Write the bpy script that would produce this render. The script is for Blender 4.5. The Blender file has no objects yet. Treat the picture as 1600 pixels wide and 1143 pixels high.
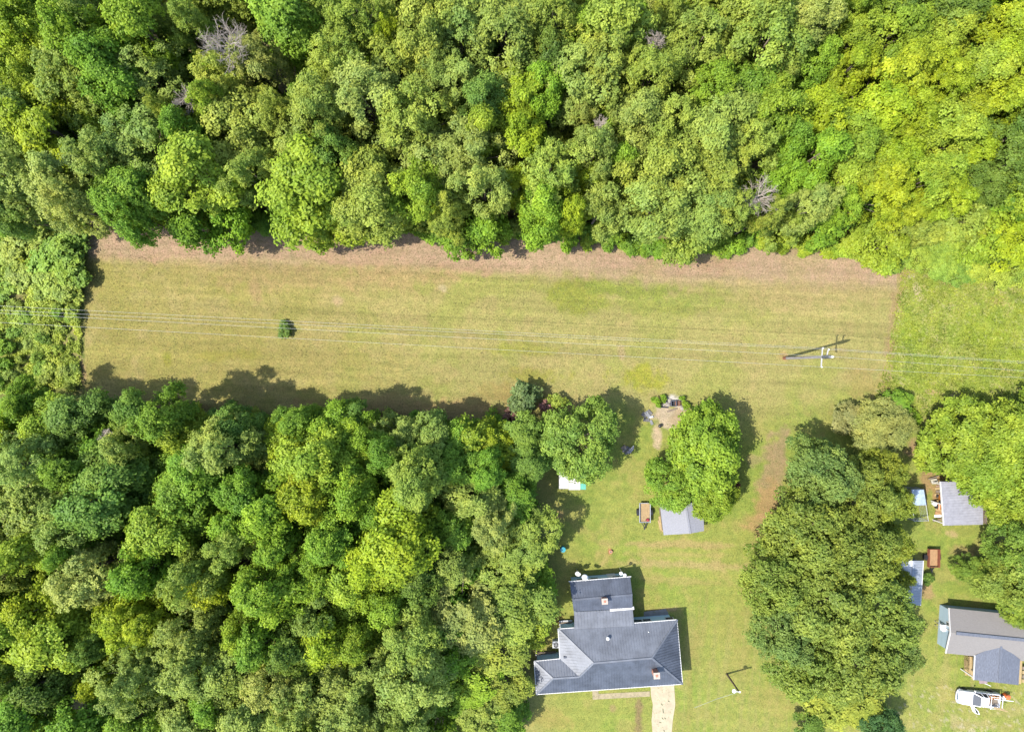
import bpy, math, random
import numpy as np
from mathutils import Vector, Matrix

# ------------------------------------------------------------------ camera, sky, sun, exposure
scn = bpy.context.scene
col = scn.collection
ALT = 80.0                       # drone height above the ground
MPP = 0.075                      # metres of ground per photo pixel

cam = bpy.data.cameras.new('camera')
cam.sensor_fit = 'HORIZONTAL'; cam.sensor_width = 36; cam.lens = 24
cam.clip_start = 1; cam.clip_end = 6000
camo = bpy.data.objects.new('camera', cam); camo.location = (0, 0, ALT)
col.objects.link(camo); scn.camera = camo

SUNDIR = Vector((0.63, 0.175, -1.0)).normalized()       # direction the light travels
elev = math.asin(-SUNDIR.z)
azim = math.atan2(-SUNDIR.x, -SUNDIR.y)
world = bpy.data.worlds.new('World'); scn.world = world; world.use_nodes = True
wn = world.node_tree; bg = wn.nodes['Background']
sky = wn.nodes.new('ShaderNodeTexSky'); sky.sky_type = 'NISHITA'; sky.sun_disc = False
sky.sun_elevation = elev; sky.sun_rotation = azim
sky.air_density = 1.0; sky.dust_density = 1.2; sky.ozone_density = 1.0
wn.links.new(sky.outputs[0], bg.inputs[0]); bg.inputs[1].default_value = 0.15
sun = bpy.data.lights.new('sun', 'SUN'); sun.energy = 3.2; sun.angle = math.radians(0.53)
sun.color = (1.0, 0.955, 0.88)
suno = bpy.data.objects.new('sun', sun); col.objects.link(suno)
suno.rotation_euler = SUNDIR.to_track_quat('-Z', 'Y').to_euler(); suno.location = (-60, -20, 100)
scn.view_settings.view_transform = 'Standard'; scn.view_settings.look = 'None'
scn.view_settings.exposure = 1.9; scn.view_settings.gamma = 1.0
scn.cycles.max_bounces = 6; scn.cycles.transmission_bounces = 4
scn.cycles.diffuse_bounces = 3; scn.cycles.glossy_bounces = 3

# ------------------------------------------------------------------ helpers
R = math.radians
rng = np.random.default_rng(7)
random.seed(7)
GAIN = 3.9                       # display value of a horizontal surface of albedo 1

def P(px, py, h=0.0):            # photo pixel seen at height h -> world point
    k = MPP * (1 - h / ALT)
    return Vector(((px - 800) * k, (571.5 - py) * k, h))

def lin(r, g, b):
    f = lambda c: (c / 255 / 12.92) if c <= 10 else ((c / 255 + 0.055) / 1.055) ** 2.4
    return np.array((f(r), f(g), f(b)))

def ground_albedo(r, g, b): return lin(r, g, b) / GAIN

_T = np.random.default_rng(3).random((256, 256))
def vnoise(x, y):
    xi = np.floor(x).astype(int); yi = np.floor(y).astype(int)
    fx = x - xi; fy = y - yi
    fx = fx * fx * (3 - 2 * fx); fy = fy * fy * (3 - 2 * fy)
    a = _T[xi & 255, yi & 255]; b = _T[(xi + 1) & 255, yi & 255]
    c = _T[xi & 255, (yi + 1) & 255]; d = _T[(xi + 1) & 255, (yi + 1) & 255]
    return (a * (1 - fx) + b * fx) * (1 - fy) + (c * (1 - fx) + d * fx) * fy
def fbm(x, y, o=4, rot=True):
    if rot: x, y = x * .83 + y * .56, y * .83 - x * .56
    s = 0; a = 0.5; t = 0
    for k in range(o):
        s = s + a * vnoise(x + 17.3 * k, y + 41.7 * k); t += a; a *= 0.5; x, y = (x * 1.62 + y * 1.21, y * 1.62 - x * 1.21) if rot else (x * 2.03, y * 2.03)
    return s / t
def sstep(a, b, x):
    t = np.clip((x - a) / (b - a), 0, 1); return t * t * (3 - 2 * t)
def inpoly(x, y, poly):
    ins = np.zeros(x.shape, bool); n = len(poly)
    for i in range(n):
        x0, y0 = poly[i]; x1, y1 = poly[(i + 1) % n]
        c = (y0 > y) != (y1 > y)
        with np.errstate(divide='ignore', invalid='ignore'):
            xx = (x1 - x0) * (y - y0) / (y1 - y0 + 1e-12) + x0
        ins ^= c & (x < xx)
    return ins

# ------------------------------------------------------------------ materials
MATS = {}
def nodes_of(m):
    m.use_nodes = True; nt = m.node_tree
    return nt, nt.nodes['Principled BSDF']
def mat(name, c, rough=0.6, metal=0.0, var=0.25, scale=3.0, bump=0.0, bscale=20.0, stretch=(1, 1, 1), spec=0.4, dirt=None):
    if name in MATS: return MATS[name]
    m = bpy.data.materials.new(name); nt, b = nodes_of(m); N = nt.nodes; L = nt.links
    b.inputs['Roughness'].default_value = rough; b.inputs['Metallic'].default_value = metal
    b.inputs['Specular IOR Level'].default_value = spec
    tc = N.new('ShaderNodeTexCoord'); mp = N.new('ShaderNodeMapping'); mp.inputs['Scale'].default_value = stretch
    L.new(tc.outputs['Object'], mp.inputs[0])
    no = N.new('ShaderNodeTexNoise'); no.inputs['Scale'].default_value = scale; no.inputs['Detail'].default_value = 6
    no.inputs['Roughness'].default_value = 0.65
    L.new(mp.outputs[0], no.inputs['Vector'])
    rp = N.new('ShaderNodeValToRGB'); e = rp.color_ramp.elements
    c = np.array(c, float); lo = c * (1 - var); hi = np.minimum(c * (1 + var), 0.95)
    if dirt is not None: lo = np.array(dirt)
    e[0].position = 0.32; e[0].color = (*lo, 1); e[1].position = 0.68; e[1].color = (*hi, 1)
    L.new(no.outputs['Fac'], rp.inputs[0]); L.new(rp.outputs[0], b.inputs['Base Color'])
    if bump:
        n2 = N.new('ShaderNodeTexNoise'); n2.inputs['Scale'].default_value = bscale; n2.inputs['Detail'].default_value = 4
        L.new(mp.outputs[0], n2.inputs['Vector'])
        bp = N.new('ShaderNodeBump'); bp.inputs['Strength'].default_value = bump; bp.inputs['Distance'].default_value = 0.05
        L.new(n2.outputs['Fac'], bp.inputs['Height']); L.new(bp.outputs[0], b.inputs['Normal'])
    MATS[name] = m; return m

def leaf_mat(name, transl=0.35, rough=0.5, fixed=None):
    m = bpy.data.materials.new(name); nt, b = nodes_of(m); N = nt.nodes; L = nt.links
    out = N['Material Output']
    at = N.new('ShaderNodeAttribute'); at.attribute_name = 'v'
    if fixed is None:
        oi = N.new('ShaderNodeObjectInfo'); colsock = oi.outputs['Color']
    else:
        rg = N.new('ShaderNodeRGB'); rg.outputs[0].default_value = (*fixed, 1); colsock = rg.outputs[0]
    # brightness
    mr = N.new('ShaderNodeMapRange'); mr.inputs['To Min'].default_value = 0.62; mr.inputs['To Max'].default_value = 1.4
    L.new(at.outputs['Fac'], mr.inputs[0])
    hs = N.new('ShaderNodeHueSaturation')
    mh = N.new('ShaderNodeMapRange'); mh.inputs['To Min'].default_value = 0.511; mh.inputs['To Max'].default_value = 0.489
    L.new(at.outputs['Fac'], mh.inputs[0]); L.new(mh.outputs[0], hs.inputs['Hue'])
    L.new(mr.outputs[0], hs.inputs['Value']); L.new(colsock, hs.inputs['Color'])
    ge = N.new('ShaderNodeNewGeometry'); nz = N.new('ShaderNodeTexNoise'); nz.inputs['Scale'].default_value = .42; nz.inputs['Detail'].default_value = 3
    L.new(ge.outputs['Position'], nz.inputs['Vector'])
    dr = N.new('ShaderNodeValToRGB'); dr.color_ramp.elements[0].position = .3; dr.color_ramp.elements[1].position = .7
    dr.color_ramp.elements[0].color = (.80, .90, .95, 1); dr.color_ramp.elements[1].color = (1.18, 1.10, .95, 1)
    L.new(nz.outputs['Fac'], dr.inputs[0])
    dm = N.new('ShaderNodeMixRGB'); dm.blend_type = 'MULTIPLY'; dm.inputs[0].default_value = 1
    L.new(hs.outputs[0], dm.inputs[1]); L.new(dr.outputs[0], dm.inputs[2])
    hs = dm
    L.new(hs.outputs[0], b.inputs['Base Color'])
    b.inputs['Roughness'].default_value = rough; b.inputs['Specular IOR Level'].default_value = 0.12
    tr = N.new('ShaderNodeBsdfTranslucent')
    br = N.new('ShaderNodeMixRGB'); br.blend_type = 'MULTIPLY'; br.inputs[0].default_value = 1
    br.inputs[2].default_value = (1.25, 1.35, 0.5, 1); L.new(hs.outputs[0], br.inputs[1]); L.new(br.outputs[0], tr.inputs[0])
    mx = N.new('ShaderNodeMixShader'); mx.inputs[0].default_value = transl
    L.new(b.outputs[0], mx.inputs[1]); L.new(tr.outputs[0], mx.inputs[2]); L.new(mx.outputs[0], out.inputs[0])
    return m

LEAF = leaf_mat('foliage', 0.38)
BARK = mat('bark', (0.11, 0.085, 0.06), 0.9, var=0.4, scale=6, bump=0.6, stretch=(1, 1, .25))
DEADWOOD = mat('dead_wood', (0.20, 0.168, 0.138), 0.85, var=0.25, scale=5, bump=0.4)

# ------------------------------------------------------------------ mesh building
ORG = {}
def org(o): return ORG.get(o.name, Vector((0, 0, 0)))
class MB:
    def __init__(s): s.v = []; s.f = []
    def add(s, vs, fs):
        n = len(s.v); s.v += [tuple(v) for v in vs]; s.f += [tuple(i + n for i in f) for f in fs]; return s
    def box(s, c, d, rz=0, M=None):
        x, y, z = (k / 2 for k in d); c = Vector(c)
        vs = [Vector((i * x, j * y, k * z)) for k in (-1, 1) for j in (-1, 1) for i in (-1, 1)]
        Q = M if M is not None else Matrix.Rotation(rz, 3, 'Z')
        return s.add([Q @ v + c for v in vs], [(0, 2, 3, 1), (4, 5, 7, 6), (0, 1, 5, 4), (2, 6, 7, 3), (0, 4, 6, 2), (1, 3, 7, 5)])
    def beam(s, a, b, w, h, up=Vector((0, 0, 1))):
        a = Vector(a); b = Vector(b); d = b - a; l = d.length; d.normalize()
        if abs(d.dot(up)) > 0.98: up = Vector((1, 0, 0))
        y = up.cross(d).normalized(); z = d.cross(y)
        M = Matrix((d, y, z)).transposed()
        return s.box((a + b) / 2, (l, w, h), M=M)
    def tube(s, pts, rad, n=8, cap=True):
        pts = [Vector(p) for p in pts]
        if not hasattr(rad, '__len__'): rad = [rad] * len(pts)
        vs = []; fs = []
        for i, p in enumerate(pts):
            d = (pts[min(i + 1, len(pts) - 1)] - pts[max(i - 1, 0)]).normalized()
            u = d.orthogonal().normalized() if i == 0 else (u - d * u.dot(d)).normalized()
            w = d.cross(u)
            vs += [p + (u * math.cos(2 * math.pi * k / n) + w * math.sin(2 * math.pi * k / n)) * rad[i] for k in range(n)]
        for i in range(len(pts) - 1):
            for k in range(n):
                a = i * n + k; b2 = i * n + (k + 1) % n
                fs.append((a, b2, b2 + n, a + n))
        if cap: fs.append(tuple(reversed(range(n)))); fs.append(tuple(range((len(pts) - 1) * n, len(pts) * n)))
        return s.add(vs, fs)
    def lathe(s, c, prof, n=16):          # prof: (r, z) pairs
        c = Vector(c); vs = []; fs = []
        for r, z in prof:
            vs += [c + Vector((r * math.cos(2 * math.pi * k / n), r * math.sin(2 * math.pi * k / n), z)) for k in range(n)]
        for i in range(len(prof) - 1):
            for k in range(n):
                a = i * n + k; b2 = i * n + (k + 1) % n; fs.append((a, b2, b2 + n, a + n))
        fs.append(tuple(reversed(range(n)))); fs.append(tuple(range((len(prof) - 1) * n, len(prof) * n)))
        return s.add(vs, fs)
    def prism(s, poly, z0, z1):           # poly: xy points, counter-clockwise or not
        n = len(poly); vs = [(p[0], p[1], z0) for p in poly] + [(p[0], p[1], z1) for p in poly]
        fs = [tuple(reversed(range(n))), tuple(range(n, 2 * n))] + [(i, (i + 1) % n, (i + 1) % n + n, i + n) for i in range(n)]
        return s.add(vs, fs)
    def slab(s, poly, t):                 # 3-D polygon thickened downwards along its normal
        nrm = normal_of(poly); n = len(poly)
        vs = [Vector(p) for p in poly] + [Vector(p) - nrm * t for p in poly]
        return s.add(vs, [tuple(range(n)), tuple(reversed(range(n, 2 * n)))] + [(i, i + n, (i + 1) % n + n, (i + 1) % n) for i in range(n)])
    def loft(s, rings, caps=True, closed=True):
        n = len(rings[0]); vs = [v for r in rings for v in r]; fs = []
        for i in range(len(rings) - 1):
            for k in range(n if closed else n - 1):
                a = i * n + k; b2 = i * n + (k + 1) % n; fs.append((a, b2, b2 + n, a + n))
        if caps: fs.append(tuple(reversed(range(n)))); fs.append(tuple(range((len(rings) - 1) * n, len(rings) * n)))
        return s.add(vs, fs)
    def build(s, name, m, parent=None, local=False, smooth=False, bevel=0):
        o0 = Vector((0, 0, 0)) if (local or parent is None) else org(parent)
        me = bpy.data.meshes.new(name)
        me.from_pydata([(v[0] - o0.x, v[1] - o0.y, v[2] - o0.z) for v in s.v], [], s.f); me.update()
        import bmesh
        bm = bmesh.new(); bm.from_mesh(me); bmesh.ops.recalc_face_normals(bm, faces=bm.faces); bm.to_mesh(me); bm.free()
        me.materials.append(m)
        if smooth:
            for p in me.polygons: p.use_smooth = True
        o = bpy.data.objects.new(name, me); col.objects.link(o)
        if parent is not None: o.parent = parent; ORG[o.name] = o0
        if bevel:
            b = o.modifiers.new('bevel', 'BEVEL'); b.width = bevel; b.segments = 2; b.limit_method = 'ANGLE'
        return o
def normal_of(poly):
    n = Vector((0, 0, 0))
    for i in range(len(poly)):
        a = Vector(poly[i]); b = Vector(poly[(i + 1) % len(poly)]); n += a.cross(b)
    n.normalize()
    return n if n.z >= 0 else -n
def orient_up(poly):
    n = Vector((0, 0, 0))
    for i in range(len(poly)):
        n += Vector(poly[i]).cross(Vector(poly[(i + 1) % len(poly)]))
    return poly if n.z > 0 else list(reversed(poly))
def inset(poly, d):                       # xy polygon, moved inwards by d
    pts = [Vector((p[0], p[1])) for p in poly]
    a = sum(pts[i].x * pts[(i + 1) % len(pts)].y - pts[(i + 1) % len(pts)].x * pts[i].y for i in range(len(pts)))
    if a < 0: pts.reverse()
    out = []
    for i in range(len(pts)):
        p, q, r = pts[i - 1], pts[i], pts[(i + 1) % len(pts)]
        e1 = (q - p).normalized(); e2 = (r - q).normalized()
        n1 = Vector((-e1.y, e1.x)); n2 = Vector((-e2.y, e2.x))
        b = (n1 + n2); b = b / max(b.dot(n1), 0.2)
        out.append(q + b * d)
    return out
def thing(name, loc, label, cat, group=None, rz=0):
    o = bpy.data.objects.new(name, None); o.empty_display_size = 0.3; col.objects.link(o)
    o.location = loc; o.rotation_euler.z = rz; ORG[o.name] = Vector(loc)
    return tag(o, label, cat, group)
def tag(o, label, cat, group=None):
    o['label'] = label; o['category'] = cat
    if group: o['group'] = group
    return o
def copy_tree(o, parent=None):
    c = o.copy(); col.objects.link(c); c.parent = parent
    for ch in list(o.children): copy_tree(ch, c)
    return c
def np_mesh(name, verts, faces, attr=None, m=None):
    me = bpy.data.meshes.new(name); nv = len(verts); nf, k = faces.shape
    me.vertices.add(nv); me.vertices.foreach_set('co', np.ascontiguousarray(verts, np.float32).ravel())
    me.loops.add(nf * k); me.loops.foreach_set('vertex_index', np.ascontiguousarray(faces, np.int32).ravel())
    me.polygons.add(nf); me.polygons.foreach_set('loop_start', np.arange(0, nf * k, k, dtype=np.int32))
    me.polygons.foreach_set('loop_total', np.full(nf, k, np.int32))
    if attr is not None:
        a = me.attributes.new('v', 'FLOAT', 'FACE'); a.data.foreach_set('value', np.ascontiguousarray(attr, np.float32))
    me.update(calc_edges=True); me.validate()
    if m: me.materials.append(m)
    return me

def unit(v): return v / np.maximum(np.linalg.norm(v, axis=-1, keepdims=True), 1e-9)
def leaves_mesh(name, pos, nrm, length, width, val, g):
    n = len(pos); nrm = unit(nrm)
    t = unit(np.cross(nrm, g.normal(size=(n, 3)))); b = np.cross(nrm, t)
    L = (length * 0.5)[:, None]; W = (width * 0.5)[:, None]
    v = np.stack([pos + t * L, pos + b * W + t * L * 0.15, pos - t * L, pos - b * W + t * L * 0.15], 1).reshape(-1, 3)
    f = np.arange(n * 4).reshape(-1, 4)
    return np_mesh(name, v, f, np.clip(val, 0, 1), LEAF)

# ------------------------------------------------------------------ ground: one sheet to the horizon, and the cut areas on it
FIELD = [(141, 350), (200, 352), (280, 356), (380, 356), (440, 360), (520, 352), (640, 362), (760, 366), (900, 376), (1050, 388), (1200, 384),
         (1300, 392), (1380, 398), (1416, 398), (1397, 480), (1386, 560), (1366, 620), (1330, 660), (1240, 668), (1160, 640), (1040, 618), (880, 625), (760, 660), (560, 670), (340, 660), (134, 650), (134, 560), (131, 470)]
MEADOW = [(1416, 398), (1450, 392), (1460, 420), (1760, 415), (1760, 660), (1430, 650), (1366, 620), (1386, 560), (1397, 480)]
BRUSH = [(-160, 340), (141, 350), (131, 470), (134, 560), (134, 650), (-160, 640)]
LAWN = [(760, 660), (880, 625), (1040, 618), (1160, 640), (1240, 668), (1330, 660), (1366, 620), (1430, 650), (1760, 660), (1760, 1330), (760, 1330), (790, 1100), (800, 960), (830, 860), (830, 740)]

def in_patch(px, py, cx, cy, rx, ry, rot, nz, soft=0.6):
    a = R(rot); dx = px - cx; dy = py - cy
    u = (dx * math.cos(a) + dy * math.sin(a)) / rx; v = (-dx * math.sin(a) + dy * math.cos(a)) / ry
    d = np.sqrt(u * u + v * v)
    return sstep(0, soft, 1 - d + (nz - 0.5) * 1.3)

GA = ground_albedo
#          cx   cy   rx  ry rot  srgb              strength
PATCH = [
    (300, 392, 190, 26, 1, (208, 172, 136), .95), (560, 398, 200, 32, 2, (212, 176, 138), .95), (760, 408, 130, 26, 4, (210, 174, 136), .9),
    (960, 405, 120, 16, 4, (206, 168, 128), .9), (1110, 418, 130, 18, -2, (202, 164, 122), .95), (1320, 425, 110, 22, 3, (208, 178, 126), .85),
    (430, 430, 190, 30, 3, (200, 176, 116), .7), (620, 432, 110, 26, 2, (204, 178, 120), .8), (1260, 450, 150, 40, 2, (208, 188, 124), .75),
    (1395, 520, 14, 120, 8, (198, 168, 120), .8), (1350, 600, 40, 40, 0, (192, 170, 104), .6),
    (528, 470, 16, 10, 0, (216, 190, 138), .9), (692, 450, 8, 7, 0, (222, 204, 150), 1), (460, 410, 30, 6, 0, (216, 190, 140), .6),
    (972, 556, 7, 18, 0, (210, 186, 132), .8), (400, 455, 12, 22, 0, (200, 172, 118), .7),
    (1228, 557, 13, 9, 0, (206, 176, 116), .9),
    (900, 455, 70, 40, 10, (166, 172, 72), .8), (1000, 450, 110, 22, 3, (166, 178, 80), .8), (1040, 480, 120, 18, 3, (170, 178, 82), .6),
    (360, 555, 60, 10, 0, (164, 166, 56), .7), (262, 560, 8, 14, 0, (162, 166, 52), .8), (820, 545, 60, 14, 0, (170, 172, 68), .6),
    (1000, 590, 60, 26, 15, (180, 182, 58), .8), (830, 590, 60, 20, 0, (172, 172, 66), .6), (1080, 470, 60, 12, 0, (168, 180, 84), .6),
    (640, 640, 260, 26, 0, (196, 168, 110), .8), (250, 640, 130, 20, 0, (180, 152, 96), .8), (440, 560, 240, 50, 4, (190, 176, 100), .5),
    (180, 520, 46, 90, 0, (182, 172, 92), .5), (800, 610, 80, 22, 0, (186, 164, 96), .6),
    # yard
    (1205, 745, 26, 80, 8, (192, 166, 122), .85), (1195, 800, 28, 55, 12, (204, 170, 112), .8), (1222, 690, 12, 36, 5, (186, 164, 118), .8), (1180, 720, 20, 14, 0, (188, 166, 120), .6),
    (1042, 652, 27, 26, 0, (234, 212, 176), 1), (1027, 680, 11, 32, 5, (230, 206, 164), 1), (1052, 624, 17, 11, 0, (248, 240, 224), 1),
    (1060, 652, 22, 12, -30, (218, 194, 152), .9),
    (1080, 850, 140, 8, 1, (204, 184, 116), .9), (1060, 866, 130, 6, 1, (200, 184, 110), .7), (1090, 882, 140, 9, 2, (206, 186, 120), .85), (1070, 908, 90, 8, 3, (200, 184, 110), .65),
    (1090, 1000, 6, 110, 3, (186, 176, 100), .6), (1078, 1080, 6, 90, 2, (184, 172, 98), .55), (1102, 960, 5, 80, 4, (186, 176, 100), .5),
    (1160, 1040, 30, 60, 0, (190, 178, 100), .5), (1200, 1090, 40, 50, 0, (192, 180, 100), .55), (1130, 980, 30, 50, 0, (188, 180, 96), .4),
    (998, 1115, 9, 36, 2, (172, 148, 104), .9), (957, 1105, 7, 8, 0, (190, 168, 112), .8), (860, 1125, 40, 20, 10, (196, 180, 98), .5),
    (890, 745, 22, 14, 0, (196, 162, 112), .9), (872, 806, 10, 8, 0, (206, 178, 116), .9), (954, 861, 4, 5, 0, (206, 150, 104), 1), (1034, 820, 6, 18, 0, (202, 176, 118), .8),
    (868, 968, 14, 18, 0, (196, 164, 96), .8), (1033, 953, 30, 5, -4, (210, 182, 128), .9),
    (1448, 740, 14, 60, 3, (202, 166, 116), .9), (1465, 770, 12, 40, 5, (206, 168, 116), .9), (1430, 700, 22, 20, -20, (206, 172, 126), .9), (1470, 660, 26, 10, 0, (208, 180, 126), .7),
    (1490, 835, 16, 10, 15, (226, 198, 138), .9), (1500, 862, 30, 14, 0, (204, 176, 116), .7), (1448, 925, 12, 16, 0, (206, 172, 120), .85),
    (1480, 1085, 60, 14, 4, (204, 190, 112), .5), (1490, 1125, 10, 26, 0, (206, 192, 130), .7), (1520, 1132, 60, 10, 0, (206, 192, 124), .7), (1420, 1130, 40, 20, 0, (198, 188, 112), .6), (1580, 1110, 30, 16, 0, (204, 190, 120), .6),
    # meadow
    (1432, 450, 8, 30, -15, (226, 208, 158), .95), (1424, 432, 9, 7, 0, (232, 216, 176), 1), (1410, 440, 16, 26, 0, (196, 178, 112), .6), (1490, 440, 26, 10, 10, (208, 190, 124), .7), (1560, 470, 20, 10, 0, (200, 184, 110), .7),
    (1460, 612, 16, 6, 5, (222, 194, 134), .85), (1500, 616, 20, 5, 0, (214, 192, 130), .7), (1520, 632, 90, 9, -2, (204, 188, 118), .7), (1470, 480, 50, 30, 0, (186, 190, 92), .6),
    (1540, 520, 60, 40, 0, (176, 196, 62), .7), (1420, 520, 40, 30, 0, (170, 192, 66), .7), (1450, 575, 70, 20, 3, (176, 188, 86), .6), (1590, 560, 50, 20, 0, (172, 194, 58), .7),
    (1410, 425, 30, 12, 0, (196, 172, 118), .7),
    # brush
    (74, 608, 24, 9, 10, (204, 180, 132), .9), (100, 552, 14, 8, 0, (190, 164, 112), .7), (130, 580, 8, 26, 0, (196, 168, 120), .8), (40, 560, 60, 30, 0, (178, 184, 96), .6),
]
def ground_color(px, py):
    n1 = fbm(px / 60, py / 60); n2 = fbm(px / 22 + 50, py / 22); n3 = fbm(px / 7, py / 7 + 9, 3)
    a = R(2.8); u = px * math.cos(a) + py * math.sin(a); w = -px * math.sin(a) + py * math.cos(a)
    st = fbm(u / 160, w / 6.5, 3, False); st2 = fbm(u / 70 + 30, w / 3.2, 2, False)
    mix = lambda A, B, t: A * (1 - t[:, None]) + np.array(B)[None, :] * t[:, None]
    c = np.tile(GA(196, 187, 112), (len(px), 1))
    c = mix(c, GA(188, 186, 102), sstep(.42, .62, n1))
    c = mix(c, GA(192, 177, 100), (1 - sstep(350, 700, px)) * .6)
    c = mix(c, GA(202, 186, 118), sstep(.5, .7, fbm(px / 35 + 80, py / 35)) * .7)
    # lawn tone towards the houses
    lw = np.maximum(sstep(590, 690, py + (n1 - .5) * 60) * sstep(780, 900, px), 0)
    lawn = mix(np.tile(GA(180, 186, 92), (len(px), 1)), GA(168, 184, 84), sstep(.4, .65, n1))
    lawn = mix(lawn, GA(192, 186, 102), sstep(.52, .72, n2) * .8)
    vs = fbm(px / 5.5 + py / 60, py / 200 + 7, 3, False)
    lawn = mix(lawn, GA(192, 186, 108), sstep(.5, .75, vs) * sstep(1000, 1060, px) * sstep(930, 980, py) * .7)
    c = c * (1 - lw[:, None]) + lawn * lw[:, None]
    me = inpoly(px + (n2 - .5) * 10, py + (n3 - .5) * 8, MEADOW)
    mc = mix(np.tile(GA(184, 192, 92), (len(px), 1)), GA(172, 190, 76), sstep(.4, .6, n2)); mc = mix(mc, GA(200, 194, 116), sstep(.55, .75, n3) * .8)
    c[me] = mc[me]
    br = inpoly(px, py, BRUSH)
    bc = mix(np.tile(GA(150, 158, 80), (len(px), 1)), GA(176, 168, 104), sstep(.45, .6, n3)); c[br] = bc[br]
    nz = 0.55 * n2 + 0.45 * n3
    nz = (nz - .5) * 1.5 + .5
    for cx, cy, rx, ry, rot, s, k in PATCH:
        b = max(rx, ry) * 1.7
        sel = np.where((np.abs(px - cx) < b) & (np.abs(py - cy) < b))[0]
        if len(sel):
            t = in_patch(px[sel], py[sel], cx, cy, rx, ry, rot, nz[sel]) * k
            c[sel] = c[sel] * (1 - t[:, None]) + GA(*s)[None, :] * t[:, None]
    xt = [141, 200, 380, 520, 640, 760, 900, 1050, 1200, 1300, 1416]; yt = [356, 360, 366, 362, 372, 377, 386, 400, 396, 404, 410]
    ed = py - np.interp(px, xt, yt) + (n2 - .5) * 26 + (n3 - .5) * 14
    tz = (1 - sstep(26, 60, ed)) * ((px > 138) & (px < 1400) & (py < 470)) * (.55 + .45 * sstep(.3, .55, n1))
    c = mix(c, GA(216, 184, 148), tz * .92)
    # mowing marks in the field, mottling everywhere
    fm = ((st - .5) * .30 + (st2 - .5) * .26) * (1 - lw) * (~me) * (~br) + (st - .5) * .16 * lw
    c *= (1 + fm + (n3 - .5) * .22)[:, None]
    # pale bare specks in the rough grass
    sp = sstep(.69, .76, fbm(px / 4.2 + 3, py / 4.2, 2)) * np.clip(sstep(1380, 1420, px) * (py > 1070) + me * .5, 0, 1)
    c = mix(c, GA(226, 212, 170), sp * .7)
    return np.clip(c, 0.005, .8)

def sheet_mat(name, nscale=1.0, bump=0.5):
    m = bpy.data.materials.new(name); nt, b = nodes_of(m); N = nt.nodes; L = nt.links
    ca = N.new('ShaderNodeVertexColor'); ca.layer_name = 'tint'
    tc = N.new('ShaderNodeTexCoord')
    mp = N.new('ShaderNodeMapping'); mp.inputs['Scale'].default_value = (1.0, 1.0, 1.0); L.new(tc.outputs['Object'], mp.inputs[0])
    n1 = N.new('ShaderNodeTexNoise'); n1.inputs['Scale'].default_value = 5.5 * nscale; n1.inputs['Detail'].default_value = 5; n1.inputs['Roughness'].default_value = .75
    L.new(mp.outputs[0], n1.inputs['Vector'])
    n2 = N.new('ShaderNodeTexNoise'); n2.inputs['Scale'].default_value = 1.3 * nscale; n2.inputs['Detail'].default_value = 5
    L.new(tc.outputs['Object'], n2.inputs['Vector'])
    r1 = N.new('ShaderNodeMapRange'); r1.inputs['From Min'].default_value = .3; r1.inputs['From Max'].default_value = .7
    r1.inputs['To Min'].default_value = .60; r1.inputs['To Max'].default_value = 1.40; L.new(n1.outputs['Fac'], r1.inputs[0])
    r2 = N.new('ShaderNodeMapRange'); r2.inputs['From Min'].default_value = .3; r2.inputs['From Max'].default_value = .7
    r2.inputs['To Min'].default_value = .88; r2.inputs['To Max'].default_value = 1.12; L.new(n2.outputs['Fac'], r2.inputs[0])
    mu = N.new('ShaderNodeMath'); mu.operation = 'MULTIPLY'; L.new(r1.outputs[0], mu.inputs[0]); L.new(r2.outputs[0], mu.inputs[1])
    hs = N.new('ShaderNodeHueSaturation'); L.new(ca.outputs[0], hs.inputs['Color']); L.new(mu.outputs[0], hs.inputs['Value'])
    r3 = N.new('ShaderNodeMapRange'); r3.inputs['From Min'].default_value = .3; r3.inputs['From Max'].default_value = .7
    r3.inputs['To Min'].default_value = .512; r3.inputs['To Max'].default_value = .488; L.new(n2.outputs['Fac'], r3.inputs[0]); L.new(r3.outputs[0], hs.inputs['Hue'])
    L.new(hs.outputs[0], b.inputs['Base Color']); b.inputs['Roughness'].default_value = .95; b.inputs['Specular IOR Level'].default_value = .1
    bp = N.new('ShaderNodeBump'); bp.inputs['Strength'].default_value = bump; bp.inputs['Distance'].default_value = .06
    L.new(n1.outputs['Fac'], bp.inputs['Height']); L.new(bp.outputs[0], b.inputs['Normal'])
    return m

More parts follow.
